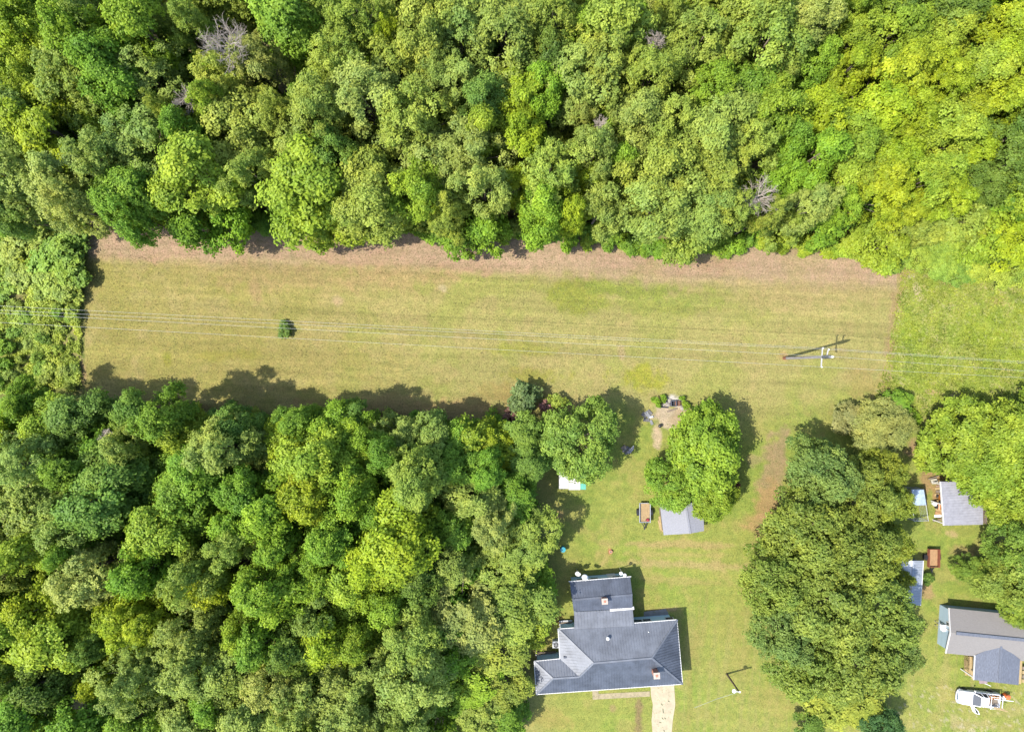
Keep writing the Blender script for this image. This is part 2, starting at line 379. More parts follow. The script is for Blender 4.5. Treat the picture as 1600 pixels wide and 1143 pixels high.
STEP = 2.8                                             # grid step in photo pixels (0.21 m)
gx = np.arange(-160, 1762, STEP); gy = np.arange(340, 1332, STEP)
GXX, GYY = np.meshgrid(gx, gy, indexing='ij')
CX = (GXX[:-1, :-1] + STEP / 2); CY = (GYY[:-1, :-1] + STEP / 2)
jx = (fbm(CX / 14, CY / 14, 3) - .5) * 9; jy = (fbm(CX / 14 + 90, CY / 14, 3) - .5) * 9
taken = np.zeros(CX.shape, bool)
def cut_sheet(name, poly, m):
    global taken
    sel = inpoly(CX + jx, CY + jy, poly) & ~taken; taken |= sel
    ii, jj = np.where(sel); ny = GXX.shape[1]
    q = np.stack([ii * ny + jj, ii * ny + jj + 1, (ii + 1) * ny + jj + 1, (ii + 1) * ny + jj], 1)
    used, inv = np.unique(q, return_inverse=True)
    px = GXX.ravel()[used]; py = GYY.ravel()[used]
    hz = 0.004 + 0.05 * (fbm(px / 40, py / 40) - .3).clip(0)
    v = np.stack([(px - 800) * MPP, (571.5 - py) * MPP, hz], 1)
    me = np_mesh(name, v, inv.reshape(-1, 4), None, m)
    c = ground_color(px, py)
    at = me.color_attributes.new('tint', 'FLOAT_COLOR', 'POINT')
    at.data.foreach_set('color', np.concatenate([c, np.ones((len(c), 1))], 1).astype(np.float32).ravel())
    o = bpy.data.objects.new(name, me); col.objects.link(o); o['kind'] = 'structure'
    return o
cut_sheet('field', FIELD, sheet_mat('mown_field', 1.0, .6))
cut_sheet('meadow', MEADOW, sheet_mat('meadow_grass', .8, .8))
cut_sheet('scrub_ground', BRUSH, sheet_mat('scrub_soil', 1, .6))
cut_sheet('lawn', LAWN, sheet_mat('lawn_grass', 1.2, .4))
# forest floor and everything out to the horizon
gs = np.concatenate([-np.geomspace(2500, 110, 10), np.arange(-100, 101, 10), np.geomspace(110, 2500, 10)])
gvx, gvy = np.meshgrid(gs, gs, indexing='ij'); n = len(gs)
ii, jj = np.meshgrid(np.arange(n - 1), np.arange(n - 1), indexing='ij'); ii = ii.ravel(); jj = jj.ravel()
gq = np.stack([ii * n + jj, (ii + 1) * n + jj, (ii + 1) * n + jj + 1, ii * n + jj + 1], 1)
gm = mat('forest_floor', (0.10, 0.078, 0.03), .95, var=.5, scale=1.2, bump=.8, bscale=5, dirt=(0.045, 0.055, 0.016))
go = bpy.data.objects.new('ground', np_mesh('ground', np.stack([gvx.ravel(), gvy.ravel(), np.full(n * n, -.004)], 1), gq, None, gm))
col.objects.link(go); go['kind'] = 'structure'

def flat(name, pts, z, m):
    mb = MB(); mb.prism([P(*p)[:2] for p in pts], -.05, z); o = mb.build(name, m); o['kind'] = 'structure'; return o
CONC = mat('pale_concrete', ground_albedo(244, 226, 188), .9, var=.14, scale=1.5, bump=.2)
CONC2 = mat('worn_concrete', ground_albedo(216, 198, 156), .9, var=.25, scale=2.0, bump=.3)
flat('driveway', [(1016, 1062), (1053, 1058), (1053.5, 1075), (1055, 1100), (1051, 1125), (1049, 1150), (1047, 1230), (1016, 1230), (1020, 1150), (1018, 1125), (1020, 1100), (1017, 1085)], .045, CONC)
flat('path', [(925, 1070), (935, 1070), (935, 1083), (1015.5, 1079), (1015.5, 1087), (926, 1092)], .04, CONC2)
flat('patio', [(1006, 955), (1040, 950.5), (1044, 956), (1044, 976), (1006, 976)], .04, mat('grey_concrete', (.12, .12, .112), .9, var=.25, scale=2))

# ------------------------------------------------------------------ tree prototypes
def make_crown(name, seed, R0, H, base, nclump, rc, nleaf, leaf, squash=0.8, shell=0.62, drop=-0.35, tuft=0.36, up=0.55, lobes=.34, nt=11):
    """leaf cloud of a crown of radius R0 whose foliage spans z = base .. H"""
    g = np.random.default_rng(seed)
    cz = base + (H - base) * .42; hu = H - cz; hd = cz - base
    ph = g.random(4) * 6.28
    d = unit(g.normal(size=(nclump * 6, 3))); d = d[d[:, 2] > drop][:nclump]
    az = np.arctan2(d[:, 1], d[:, 0])
    lob = 1 + lobes * (np.sin(2 * az + ph[0]) * .5 + np.sin(3 * az + ph[1]) * .6 + np.sin(5 * az + ph[2]) * .4)
    rad = (shell + (1 - shell) * g.random(len(d)) ** .6)
    crad = rc * (0.65 + .7 * g.random(len(d)))
    ctr = np.stack([d[:, 0] * (R0 - .7 * rc) * rad * lob, d[:, 1] * (R0 - .7 * rc) * rad * lob,
                    cz + np.where(d[:, 2] > 0, d[:, 2] * (hu - .6 * rc * squash), d[:, 2] * hd) * rad], 1)
    w = crad ** 2; w /= w.sum()
    NT = nt; ntuft = nleaf // NT
    ci = g.choice(len(d), ntuft, p=w)
    td = unit(g.normal(size=(ntuft, 3)) + 0.55 * d[ci] + np.array([0, 0, .45]))
    tp = ctr[ci] + td * (crad[ci] * (.62 + .46 * g.random(ntuft)))[:, None] * np.array([1, 1, squash])
    li = np.repeat(np.arange(ntuft), NT); nl = len(li)
    off = g.normal(size=(nl, 3)) * tuft * np.array([.44, .44, .26])
    pos = tp[li] + off
    nrm = td[li] * .55 + np.array([0, 0, up]) + g.normal(size=(nl, 3)) * .34 + off * 0.8
    cv = g.random(len(d)); tv = g.random(ntuft)
    val = .5 + (cv[ci][li] - .5) * .45 + (tv[li] - .5) * .45 + (g.random(nl) - .5) * .35
    ln = leaf * (.75 + .5 * g.random(nl))
    return leaves_mesh(name, pos, nrm, ln, ln * .62, val, g), ctr

def make_trunk(name, seed, ctr, H, r0, m=BARK, frac=.8, lean=.25, nlimb=9):
    g = np.random.default_rng(seed); mb = MB()
    top = Vector((*(g.normal(size=2) * lean), H * frac))
    mid = Vector((top.x * .3 + g.normal() * .1, top.y * .3 + g.normal() * .1, H * frac * .5))
    mb.tube([(0, 0, -.1), (0, 0, .3), mid, top], [r0 * 1.35, r0, r0 * .7, r0 * .18], 7)
    for k in g.choice(len(ctr), min(nlimb, len(ctr)), replace=False):
        e = Vector(ctr[k]); t = min(.9, max(.3, (e.z / H) * .62)); s = mid.lerp(top, max(0, 2 * t - 1)) if t > .5 else Vector((0, 0, .3)).lerp(mid, 2 * t)
        q = s.lerp(e, .5) + Vector((0, 0, .12 * (e - s).length))
        mb.tube([s, q, e], [r0 * .42, r0 * .25, r0 * .07], 5, cap=False)
    me = bpy.data.meshes.new(name); me.from_pydata(mb.v, [], mb.f); me.update(); me.materials.append(m)
    for p in me.polygons: p.use_smooth = True
    return me

PROTO = {}
def proto(kind, count, H, R0, base, r0, **kw):
    lst = []
    for k in range(count):
        sd = hash((kind, k)) % 1000 if False else sum(map(ord, kind)) * 7 + k * 13
        c, ctr = make_crown('crown_foliage', sd, R0, H, base, **kw)
        lst.append((c, make_trunk('trunk_wood', sd + 1, ctr, H, r0)))
    PROTO[kind] = (lst, H, R0)
proto('round',  7, 16, 4.0, 5.0, .24, nclump=38, rc=1.25, nleaf=15000, leaf=.30, squash=.8, tuft=.44, nt=13)
proto('tier',  7, 15, 4.0, 4.0, .24, nclump=38, rc=1.1, nleaf=14000, leaf=.30, squash=.48, shell=.45, up=.8, tuft=.44, nt=14)
proto('fine', 7, 17, 4.0, 5.0, .22, nclump=62, rc=.95, nleaf=18000, leaf=.235, squash=.9, tuft=.30, lobes=.42)
proto('lumpy',  7, 16, 4.0, 5.0, .24, nclump=30, rc=1.35, nleaf=14000, leaf=.33, squash=.9, shell=.7, tuft=.56, lobes=.42, nt=18)
proto('under', 4, 7, 2.6, .8, .10, nclump=24, rc=.95, nleaf=6000, leaf=.30)
proto('yard', 3, 9, 5.0, 1.2, .25, nclump=90, rc=1.1, nleaf=24000, leaf=.27, squash=.7, shell=.55, tuft=.36, lobes=.14)
proto('yardtier', 2, 8.5, 5.0, 1.2, .24, nclump=80, rc=1.1, nleaf=19000, leaf=.34, squash=.5, shell=.5, up=.8, tuft=.52, nt=16, lobes=.14)
proto('shrub', 5, 1.9, 1.25, .05, .04, nclump=16, rc=.5, nleaf=2200, leaf=.21, shell=.5, tuft=.2, drop=-.2)

COLS = {   # leaf albedo by kind letter
    'Y': (.200, .250, .016), 'L': (.186, .246, .024), 'G': (.122, .205, .022), 'O': (.188, .232, .036),
    'S': (.180, .232, .046), 'P': (.212, .244, .056), 'D': (.100, .155, .024), 'T': (.112, .180, .030), 'B': (.142, .226, .020)}
WORD = {'Y': 'bright yellow-green', 'L': 'light green', 'G': 'deep green', 'O': 'olive green', 'S': 'grey-green', 'P': 'pale olive', 'D': 'dark green', 'T': 'bluish green', 'B': 'fresh green'}
STYLE = {'Y': ('tier', 'lumpy'), 'L': ('round', 'lumpy'), 'G': ('lumpy', 'round'), 'O': ('fine', 'round'), 'S': ('fine', 'round'), 'P': ('fine', 'fine'), 'D': ('round', 'tier'), 'T': ('round', 'lumpy'), 'B': ('lumpy', 'round')}
cnt = 0
DEADS = [(350, 66, 34), (283, 152, 20), (1188, 305, 28), (1027, 57, 20), (940, 190, 14), (160, 684, 16)]
def plant(name, kind, k, px, py, rpx, H, label, cat, group=None, hf=.72, color=None, vary=.07):
    global cnt
    for dx, dy, dr in DEADS:
        dd = math.hypot(px - dx, py - dy)
        if kind in ('round', 'fine', 'tier', 'lumpy') and dd < dr + rpx * .8:
            if dd < dr * .8 + 6: rpx = max(16, rpx * .5); H *= .7
            else: rpx = max(20, min(rpx, (dd - dr * .6) * 1.15)); H *= .93
    lst, H0, R0 = PROTO[kind]; c, t = lst[cnt % len(lst)]; cnt += 1
    hc = H * hf; loc = P(px, py, hc); loc.z = 0
    s = rpx * MPP * (1 - hc / ALT) / R0
    e = thing(name, loc, label, cat, group, rz=random.random() * 6.283)
    e.scale = (s * random.uniform(.86, 1.14), s * random.uniform(.86, 1.14), H / H0)
    base = np.array(color if color is not None else COLS[k]) * random.uniform(1 - vary, 1 + vary)
    base *= np.array([random.uniform(1 - vary, 1 + vary), 1, random.uniform(1 - vary, 1 + vary)])
    tr = bpy.data.objects.new('trunk', t); col.objects.link(tr); tr.parent = e
    cr = bpy.data.objects.new('crown', c); col.objects.link(cr); cr.parent = e; cr.color = (*base, 1)
    return e

FAR = """31,45,45,Y 115,15,40,S 118,55,35,B 35,115,32,L 115,120,50,O 70,200,52,Y 10,185,40,S 15,285,45,S 95,298,52,P 222,45,38,L 224,115,42,S 186,140,35,G
305,42,42,O 402,100,50,P 448,28,45,G 515,28,40,O 217,224,58,S 371,203,52,O 441,182,32,O 500,168,48,O 308,290,62,L 217,315,38,G 395,290,48,O 480,308,58,L
472,231,40,O 297,206,27,G 119,336,40,P 20,350,30,T 196,345,35,G 332,161,27,L 252,10,35,O 522,245,32,T 160,90,34,G 262,175,34,O 160,250,36,S 345,130,34,O
558,28,40,O 610,60,20,Y 663,42,40,O 785,52,60,S 726,42,42,S 575,154,58,P 642,182,52,O 715,133,46,S 754,165,32,T 680,252,54,P 740,238,46,P 575,280,54,O 582,332,50,O
652,315,42,L 754,308,48,S 810,154,40,Y 852,140,32,B 817,217,38,Y 810,301,32,Y 757,210,28,L 862,273,42,O 848,343,36,B 915,280,26,Y 894,343,28,Y 940,336,42,S
925,242,34,S 911,185,34,P 911,126,52,S 908,52,32,L 964,35,46,O 943,95,45,O 1016,119,48,O 1044,21,42,O 995,196,42,S 1044,196,44,O 967,252,28,B 1027,273,46,O
1027,332,55,S 866,28,38,O 855,88,34,D 687,115,38,S 530,100,40,O 700,345,36,O 620,100,40,O
1090,63,55,O 1175,20,44,O 1196,70,50,O 1270,32,46,P 1340,12,30,L 1112,140,36,B 1172,140,38,G 1207,115,32,O 1333,63,40,Y 1392,52,52,Y 1480,45,42,Y 1410,112,56,Y
1326,108,42,Y 1270,98,36,B 1375,168,54,Y 1284,175,46,Y 1210,175,36,L 1532,122,48,Y 1567,52,44,Y 1560,165,48,Y 1480,210,48,Y 1518,240,40,Y 1578,217,47,D 1540,280,42,D
1580,262,38,D 1427,182,45,Y 1140,186,44,S 1105,224,52,S 1172,224,38,O 1105,280,50,O 1266,336,38,P 1270,245,38,B 1336,228,40,L 1312,283,38,L 1392,252,46,Y
1375,308,46,Y 1445,280,44,Y 1473,315,44,Y 1102,336,50,S 1147,343,40,O 1200,350,36,O 1305,336,32,B 1228,273,30,B 1473,14,50,D 1392,14,30,D 1578,95,40,Y 1427,336,40,Y
1228,220,34,G 1480,120,44,Y 1440,75,36,Y 1340,280,30,L"""
NEAR = """10,668,30,Y 73,665,38,L 122,650,36,T 35,630,25,G 196,696,45,S 252,654,32,G 287,675,34,L 343,700,42,S 182,738,42,T 35,724,50,S 105,731,40,G 308,731,40,G 413,696,34,S
451,685,36,Y 490,717,44,L 462,661,30,G 518,675,34,B 368,664,30,T 217,640,28,T 52,792,48,S 150,778,48,T 108,816,40,S 45,862,36,L 136,897,46,P 115,858,25,G 259,823,50,L
224,886,38,B 297,767,42,G 301,907,40,O 364,851,38,O 336,911,32,Y 416,925,52,B 381,981,30,L 413,1005,34,G 66,946,42,Y 84,995,46,L 25,981,28,L 196,967,36,Y 234,967,30,Y
294,988,44,S 224,1009,30,S 206,1065,46,S 297,1044,48,S 360,1051,44,S 430,1065,44,P 420,795,46,B 483,764,44,Y 437,858,36,G 490,900,42,B 500,960,36,S 511,995,38,Y
504,1065,52,S 70,1065,45,D 150,1002,24,T 154,1058,25,Y 210,1121,40,G 297,1121,45,S 395,1114,45,S 518,841,36,G 21,1058,30,D 35,1115,40,G 120,1120,40,G 545,771,40,B
647,760,44,O 525,841,40,G 626,845,54,Y 580,876,40,Y 738,778,40,S 762,816,35,P 706,827,34,G 703,883,34,S 549,911,42,L 605,939,34,B 556,998,34,L 825,848,40,O
780,890,50,O 720,960,62,P 808,953,54,O 640,995,50,O 762,1002,50,O 570,1051,44,S 647,1058,50,S 720,1068,52,B 783,1072,40,O 545,1110,50,S 640,1117,45,S 745,1121,45,O
805,771,34,G 790,1125,26,G 544,657,28,T 628,685,34,S 677,685,36,S 565,685,34,B 551,727,36,L 600,710,32,G 645,731,36,O 719,692,36,G 771,690,32,Y 818,682,30,T 715,731,34,G
761,738,28,G 828,722,28,T 380,770,40,G 370,810,34,B 660,900,34,D 590,800,36,G 460,1010,34,D 458,1095,40,S 335,1090,34,G"""

TEX = {'round': 'rounded', 'fine': 'fine-leaved', 'tier': 'layered', 'lumpy': 'clumpy'}
def at_edge(x, y, where):
    if where == 'far': return 'edging' if y > 325 else 'inside'
    return 'shading the field from' if y < 690 else 'at the lawn side of' if x > 745 else 'inside'
def trees_from(txt, wood, Hr, where):
    out = []
    for tok in txt.split():
        x, y, r, k = tok.split(','); x = float(x); y = float(y); r = float(r) * (1.24 if where == 'far' and float(x) < 1250 else 1.14)
        if k == 'Y' and x > 1250: r *= .88; k = random.choice('YYYLL')
        st = STYLE[k][0 if random.random() < .6 else 1]
        if where == 'near' and k in 'YLGBT' and st != 'tier': st = 'lumpy' if random.random() < .7 else 'round'
        if where == 'near' and st == 'tier': st = 'lumpy'
        if where == 'far' and y > 285: y -= 15; r *= .88
        H = random.uniform(*Hr) * (random.uniform(.82, 1.05) if x > 1250 else 1) * (0.8 + .2 * min(r / 50, 1.1))
        if where == 'near' and y < 700 and not 130 < x < 300: H *= .74
        if where == 'near' and x > 700: H *= .76
        if where == 'near' and x > 765: H = random.uniform(7.5, 8.5) if y < 1000 else random.uniform(5.0, 5.8)
        elif where == 'near' and x > 690 and y > 1000: H = random.uniform(6.5, 7.5)
        lab = '%s %s, %s tree %s %s' % ('broad' if r > 58 else 'middling' if r > 44 else 'slim', WORD[k], TEX[st], at_edge(x, y, where), wood)
        if any(math.hypot(x - dx, y - dy) < 85 for dx, dy, dr in DEADS):
            lab = '%s %s, %s tree by a dead tree in %s' % ('broad' if r > 58 else 'middling' if r > 44 else 'slim', WORD[k], TEX[st], 'the wood across the field' if where == 'far' else 'the wood beside the house')
        plant('broadleaf_tree', st, k, x, y, r, H, lab, 'tree', lab.replace(' tree ', ' trees '))
        out.append((x, y, r))
    return out
FARW = 'the wood across the field from the houses'
NEARW = 'the wood beside the metal-roofed house'
tf = trees_from(FAR, FARW, (15, 18.5), 'far'); tn = trees_from(NEAR, NEARW, (13.5, 17), 'near')

# understory filling the gaps, and the woods going on past the frame
FARP = [(-170, -150), (1770, -150), (1770, 380), (1450, 392), (1200, 392), (900, 372), (640, 366), (300, 356), (150, 350), (-170, 345)]
NEARP = [(-170, 650), (40, 640), (340, 668), (560, 672), (760, 672), (830, 690), (842, 770), (850, 830), (850, 900), (838, 960), (838, 1010), (800, 1060), (790, 1250), (-170, 1250)]
pts = []; tries = 0
while len(pts) < 290 and tries < 30000:
    tries += 1
    x = random.uniform(-60, 1660); y = random.uniform(-60, 1200)
    # the pixel is where the crown is seen at height ~5 m
    if not (inpoly(np.array([x]), np.array([y]), FARP)[0] or inpoly(np.array([x]), np.array([y]), NEARP)[0]): continue
    if any((x - a) ** 2 + (y - b) ** 2 < 42 ** 2 for a, b in pts): continue
    pts.append((x, y))
for x, y in pts:
    far = y < 500; k = random.choice('GGTBLBG' if not far else 'GBLLOOB')
    plant('understory_tree', 'under', k, x, y, 38, random.uniform(8, 11) if not (x > 720 and y > 700) else random.uniform(3.5, 4.5), 'small %s tree in a gap of %s' % (WORD[k], FARW if far else NEARW), 'small tree',
          'small %s trees filling gaps in %s' % (WORD[k], FARW if far else NEARW), hf=.6)
ring = []
while len(ring) < 90:
    x = random.uniform(-190, 1790); y = random.uniform(-190, 1330)
    if -25 < x < 1625 and -25 < y < 1165: continue
    if not (inpoly(np.array([x]), np.array([y]), FARP)[0] or inpoly(np.array([x]), np.array([y]), NEARP)[0]):
        if not (len(ring) < 90 and (y < 330 and y > -190)): continue
    if x < 30 and 250 < y < 720 or x > 640 and y > 1100: continue
    if any((x - a) ** 2 + (y - b) ** 2 < 68 ** 2 for a, b in ring):
        tries += 1
        if tries > 90000: break
        continue
    ring.append((x, y))
for x, y in ring:
    far = y < 500; k = random.choice('OSGLP' if x < 1100 else 'YYLOD')
    plant('broadleaf_tree', STYLE[k][0], k, x, y, 50, random.uniform(14, 17), 'tall %s tree on the outskirts of %s' % (WORD[k], FARW if far else NEARW), 'tree', 'tall %s trees on the outskirts of %s' % (WORD[k], FARW if far else NEARW))

# ---- yard trees
def yard(px, py, r, H, k, label, kind='yard', hf=.6, name='yard_tree', color=None, group=None):
    return plant(name, kind, k, px, py, r, H, label, 'tree', group, hf=hf, color=color, vary=.04)
yard(904, 686, 68, 9.0, 'S', 'round dense green tree standing over the white and green lean-to', color=(.150, .212, .036))
yard(1107, 706, 71, 9.0, 'L', 'large yellow-green tree standing alone behind the grey shed', 'yardtier', color=(.158, .222, .022))
yard(1054, 757, 45, 7.0, 'B', 'fine-leaved bright green tree hanging over the grey shed roof', color=(.150, .222, .026))
yard(1118, 778, 38, 6.5, 'Y', 'small yellow-green tree with reddish bush at its foot', 'yardtier', color=(.170, .222, .022))
GRP = 'trees of the long grove between the two houses'
grove = [(1285, 738, 60, 10.5, 'S'), (1345, 775, 56, 10, 'O'), (1384, 785, 42, 8.0, 'L'), (1262, 835, 66, 11, 'O'), (1330, 862, 72, 11.5, 'O'), (1376, 862, 48, 9, 'L'), (1215, 905, 60, 10.5, 'O'),
         (1290, 940, 76, 12, 'O'), (1360, 953, 66, 11, 'O'), (1225, 985, 54, 10, 'S'), (1260, 1035, 58, 9.5, 'O'), (1335, 1035, 72, 11, 'O'), (1390, 1015, 44, 8.5, 'S'), (1399, 905, 24, 5.5, 'L'), (1380, 735, 34, 7.5, 'L')]
GLAB = ['grey-green tree at the field end of the long grove', 'olive tree of the grove between its field end and the dog kennel', 'light green tree of the grove beside the dog kennel',
        'olive tree of the grove beside the bare dirt track', 'broad olive tree in the grove across from the pole barn', 'light green tree of the grove overhanging the long shed',
        'olive tree of the grove bulging towards the metal-roofed house', 'largest olive tree at the heart of the long grove', 'olive tree of the grove beside the lower end of the long shed',
        'grey-green tree of the grove facing the yard lamp', 'olive tree of the grove between yard lamp and sapling thicket', 'broad olive tree of the grove right behind the sapling thicket',
        'grey-green tree of the grove facing the blue-sided house', 'small yellowish tree of the grove against the long shed wall', 'small light green tree of the grove beside the flowering tree']
for (x, y, r, h, k), gl in zip(grove, GLAB):
    yard(x, y, r, h, k, gl, color={'S': (.125, .178, .042), 'O': (.148, .188, .032), 'L': (.175, .205, .028)}[k], group=GRP)
for x, y, r in ((1300, 1090, 46), (1345, 1100, 40), (1265, 1075, 34)):
    yard(x, y, r, 3.2, 'L', 'low yellow-green sapling thicket at the open end of the grove', kind='under', hf=.5, color=(0.207, 0.230, 0.034), group='saplings at the open end of the grove')
yard(1375, 668, 48, 4.5, 'P', 'pale olive flowering tree at the corner where field, meadow and grove meet', hf=.5, color=(0.201, 0.213, 0.057))
yard(1325, 655, 26, 3, 'P', 'small pale tree beside the flowering tree at the meadow corner', kind='under', hf=.5, color=(0.196, 0.196, 0.069))
yard(1400, 632, 24, 3, 'G', 'dark green bushy sapling at the meadow corner', kind='under', hf=.5)
G2 = 'broad yellow-green trees over the grey metal lean-to'
for x, y, r, h in ((1498, 684, 58, 7.5), (1562, 682, 66, 8.5), (1612, 740, 70, 9), (1540, 732, 54, 7.5), (1580, 782, 44, 7), (1640, 670, 60, 8)):
    yard(x, y, r, h, 'L', 'broad yellow-green tree spreading over the grey metal lean-to', 'yardtier', color=(0.167, 0.224, 0.023), group=G2)
G3 = 'trees behind the blue-sided house'
for x, y, r, h, k in ((1584, 858, 44, 8, 'G'), (1516, 888, 25, 4.5, 'G'), (1562, 903, 38, 6.5, 'O'), (1604, 900, 50, 8.5, 'O'), (1598, 955, 32, 5.5, 'L')):
    yard(x, y, r, h, k, '%s tree growing behind the blue-sided house' % WORD[k], color={'G': (.125, .19, .028), 'O': (.165, .21, .034), 'L': (.16, .215, .03)}[k], group=G3)
yard(1380, 1140, 34, 5, 'D', 'dark green tree at the foot of the grove by the driveway side', color=(0.057, 0.115, 0.034))
yard(1262, 1135, 24, 3, 'D', 'small dark tree at the grove end above bare brown ground', kind='under', hf=.5)

# dead trees
def dead_tree(px, py, rpx, H, label, seed, hf=.85):
    g = random.Random(seed); loc = P(px, py, H * hf); loc.z = 0
    e = thing('dead_tree', loc, label, 'dead tree', 'dead trees in the wood'); rad = rpx * MPP * (1 - H * hf / ALT)
    tr = MB(); tr.tube([(0, 0, -.1), (0.1, 0, H * .45), (0, .1, H * .8)], [.26, .2, .13], 7); tr.build('trunk', DEADWOOD, e, local=True, smooth=True)
    br = MB()
    def grow(p, d, l, r, lev):
        q = p + d * l * .55 + Vector((g.uniform(-1, 1), g.uniform(-1, 1), g.uniform(-.4, 1))) * l * .1
        t = q + (d + Vector((g.uniform(-1, 1), g.uniform(-1, 1), g.uniform(-.3, .8))) * .35).normalized() * l * .5
        br.tube([p, q, t], [r, r * .75, r * .4], 4, cap=False)
        if lev:
            for s in (q, t, t, p.lerp(q, .6)):
                dd = (d + Vector((g.uniform(-1, 1), g.uniform(-1, 1), g.uniform(-.45, .6))) * 1.0).normalized()
                grow(s, dd, l * g.uniform(.5, .72), r * .55, lev - 1)
    for k in range(14):
        a = k * 2.4 + g.uniform(-.3, .3); up = g.uniform(.25, 1.3)
        grow(Vector((0, .05, H * g.uniform(.7, .82))), Vector((math.cos(a), math.sin(a), up)).normalized(), rad * .58, .06, 3)
    br.build('branches', DEADWOOD, e, local=True)
dead_tree(350, 66, 38, 18, 'bare grey dead tree with spreading branches, largest among the far wood', 1)
dead_tree(283, 152, 20, 16.5, 'small bare grey dead tree beside olive crowns in the wood', 2)
dead_tree(1188, 305, 30, 16.5, 'bare pinkish grey dead tree near the field edge of the wood', 3)
dead_tree(1027, 57, 17, 16.8, 'thin bare dead tree between grey-green crowns of the far wood', 4)
dead_tree(940, 190, 11, 15.5, 'small bare dead snag by tan foliage in the far wood', 5)
dead_tree(160, 684, 14, 12.5, 'dark bare snag at the edge of the wood beside the house', 6)

# ------------------------------------------------------------------ shrubs, brush, tufts
def shrub(px, py, r, H, k, label, group=None, color=None, name='shrub'):
    return plant(name, 'shrub', k, px, py, r, H, label, 'shrub', group, hf=.5, color=color)
shrub(445, 516, 12.5, 1.1, 'G', 'lone dark green bush in the mown field', color=(.11, .175, .03), name='bush')
E1 = 'low shrubs along the wood edge of the field'
edge = [(160, 352), (200, 358), (245, 362), (290, 366), (330, 368), (375, 366), (412, 364), (446, 368), (480, 364), (515, 360), (545, 364), (578, 370), (600, 372), (640, 374), (672, 376), (710, 374), (745, 372), (775, 378), (805, 380), (835, 378), (862, 384), (890, 382),
        (915, 386), (945, 392), (975, 396), (1005, 398), (1035, 402), (1065, 402), (1095, 404), (1125, 402), (1155, 396), (1190, 394), (1225, 394), (1255, 398), (1290, 404), (1320, 406), (1350, 408), (1385, 406), (1415, 402)]
for x, y in edge:
    for q in range(2):
        k = random.choice('GBLGBO' if x < 1200 else 'LYLB')
        shrub(x + random.uniform(-12, 12), y - random.uniform(12, 28), random.uniform(13, 20), random.uniform(1.2, 2.6), k, '%s low shrub along the wood edge of the mown field' % WORD[k], E1)
E2 = 'low shrubs along the shaded wood edge'
for x in range(10, 800, 27):
    y = 640 + (8 if 160 < x < 300 else 0) + random.uniform(-4, 16) + (10 if x > 420 else 0); k = random.choice('GTGOB')
    shrub(x, y + 8, random.uniform(15, 22), random.uniform(1.2, 2.6), k, '%s shrub along the shaded edge of the wood beside the house' % WORD[k], E2)
shrub(818, 621, 30, 3.6, 'S', 'rounded grey-green shrub at the field corner of the wood', color=(.10, .145, .055))
cm = shrub(852, 634, 12, 2.0, 'P', 'small pink-flowering shrub between the round shrub and the dense green tree', color=(.27, .13, .12), name='flowering_shrub')
shrub(868, 624, 16, 1.8, 'O', 'olive green weedy shrub beside the pink-flowering shrub')
shrub(805, 648, 16, 2.0, 'P', 'dull pink-flowering shrub in shade under the wood edge', color=(.16, .09, .075), name='flowering_shrub')
shrub(1146, 758, 10, 1.3, 'P', 'dark red-leaved bush at the foot of the yellow-green tree', color=(.10, .025, .03), name='red_bush')
shrub(688, 362, 11, 1.8, 'P', 'rust brown withered shrub at the far wood edge', color=(.20, .08, .035), name='withered_shrub')
shrub(975, 330, 10, 2.5, 'P', 'small rust brown withered shrub deep in the far wood gap', color=(.18, .07, .035), name='withered_shrub')
for x, y, r in ((1025, 624, 7), (1029, 632, 5), (1036, 622, 6), (1066, 622, 5), (1073, 633, 6)):
    shrub(x, y, r, .9, 'B', 'small weedy bush around the burn pile', 'weeds around the burn pile')
shrub(1447, 905, 11, 1.6, 'G', 'small dark green bush beside the long blue-ended shed', color=(.08, .14, .025))
for x, y, r in ((1388, 632, 15), (1404, 640, 16), (1372, 636, 13), (1420, 650, 15), (1350, 640, 12)):
    shrub(x, y, r, 1.4, 'B', 'leafy green weed clump at the meadow corner', 'weed clumps at the meadow corner')
# tall bush bank at the left of the field
for x, y, r, h, k in ((105, 386, 30, 2.6, 'B'), (108, 424, 30, 2.4, 'B'), (106, 455, 26, 2.0, 'L'), (80, 402, 30, 2.2, 'B'), (70, 442, 28, 1.6, 'L'), (112, 364, 24, 2.2, 'B'), (20, 386, 30, 2.0, 'L'), (30, 430, 26, 1.4, 'L'), (5, 450, 22, 1.3, 'B'), (50, 374, 28, 2.2, 'L')):
    shrub(x, y, r, h, k, '%s shrub in the tall brush bank at the end of the field' % WORD[k], 'tall brush at the end of the field', color=(.165, .25, .04) if k == 'B' else (.215, .27, .05))
for q in range(46):
    x = random.uniform(-40, 128); y = random.uniform(478, 606); k = random.choice('BLLLO')
    shrub(x, y, random.uniform(8, 14), random.uniform(.7, 1.5), k, '%s small bush in the rough scrub under the power lines' % WORD[k], 'small bushes in the scrub under the power lines', color=(.215, .26, .045) if k in 'LO' else (.16, .24, .035))
for x, y in ((4, 545), (6, 570), (-8, 590)):
    shrub(x, y, 15, 1.8, 'G', 'dark green shrub at the outer side of the scrub', 'dark shrubs at the outer side of the scrub')
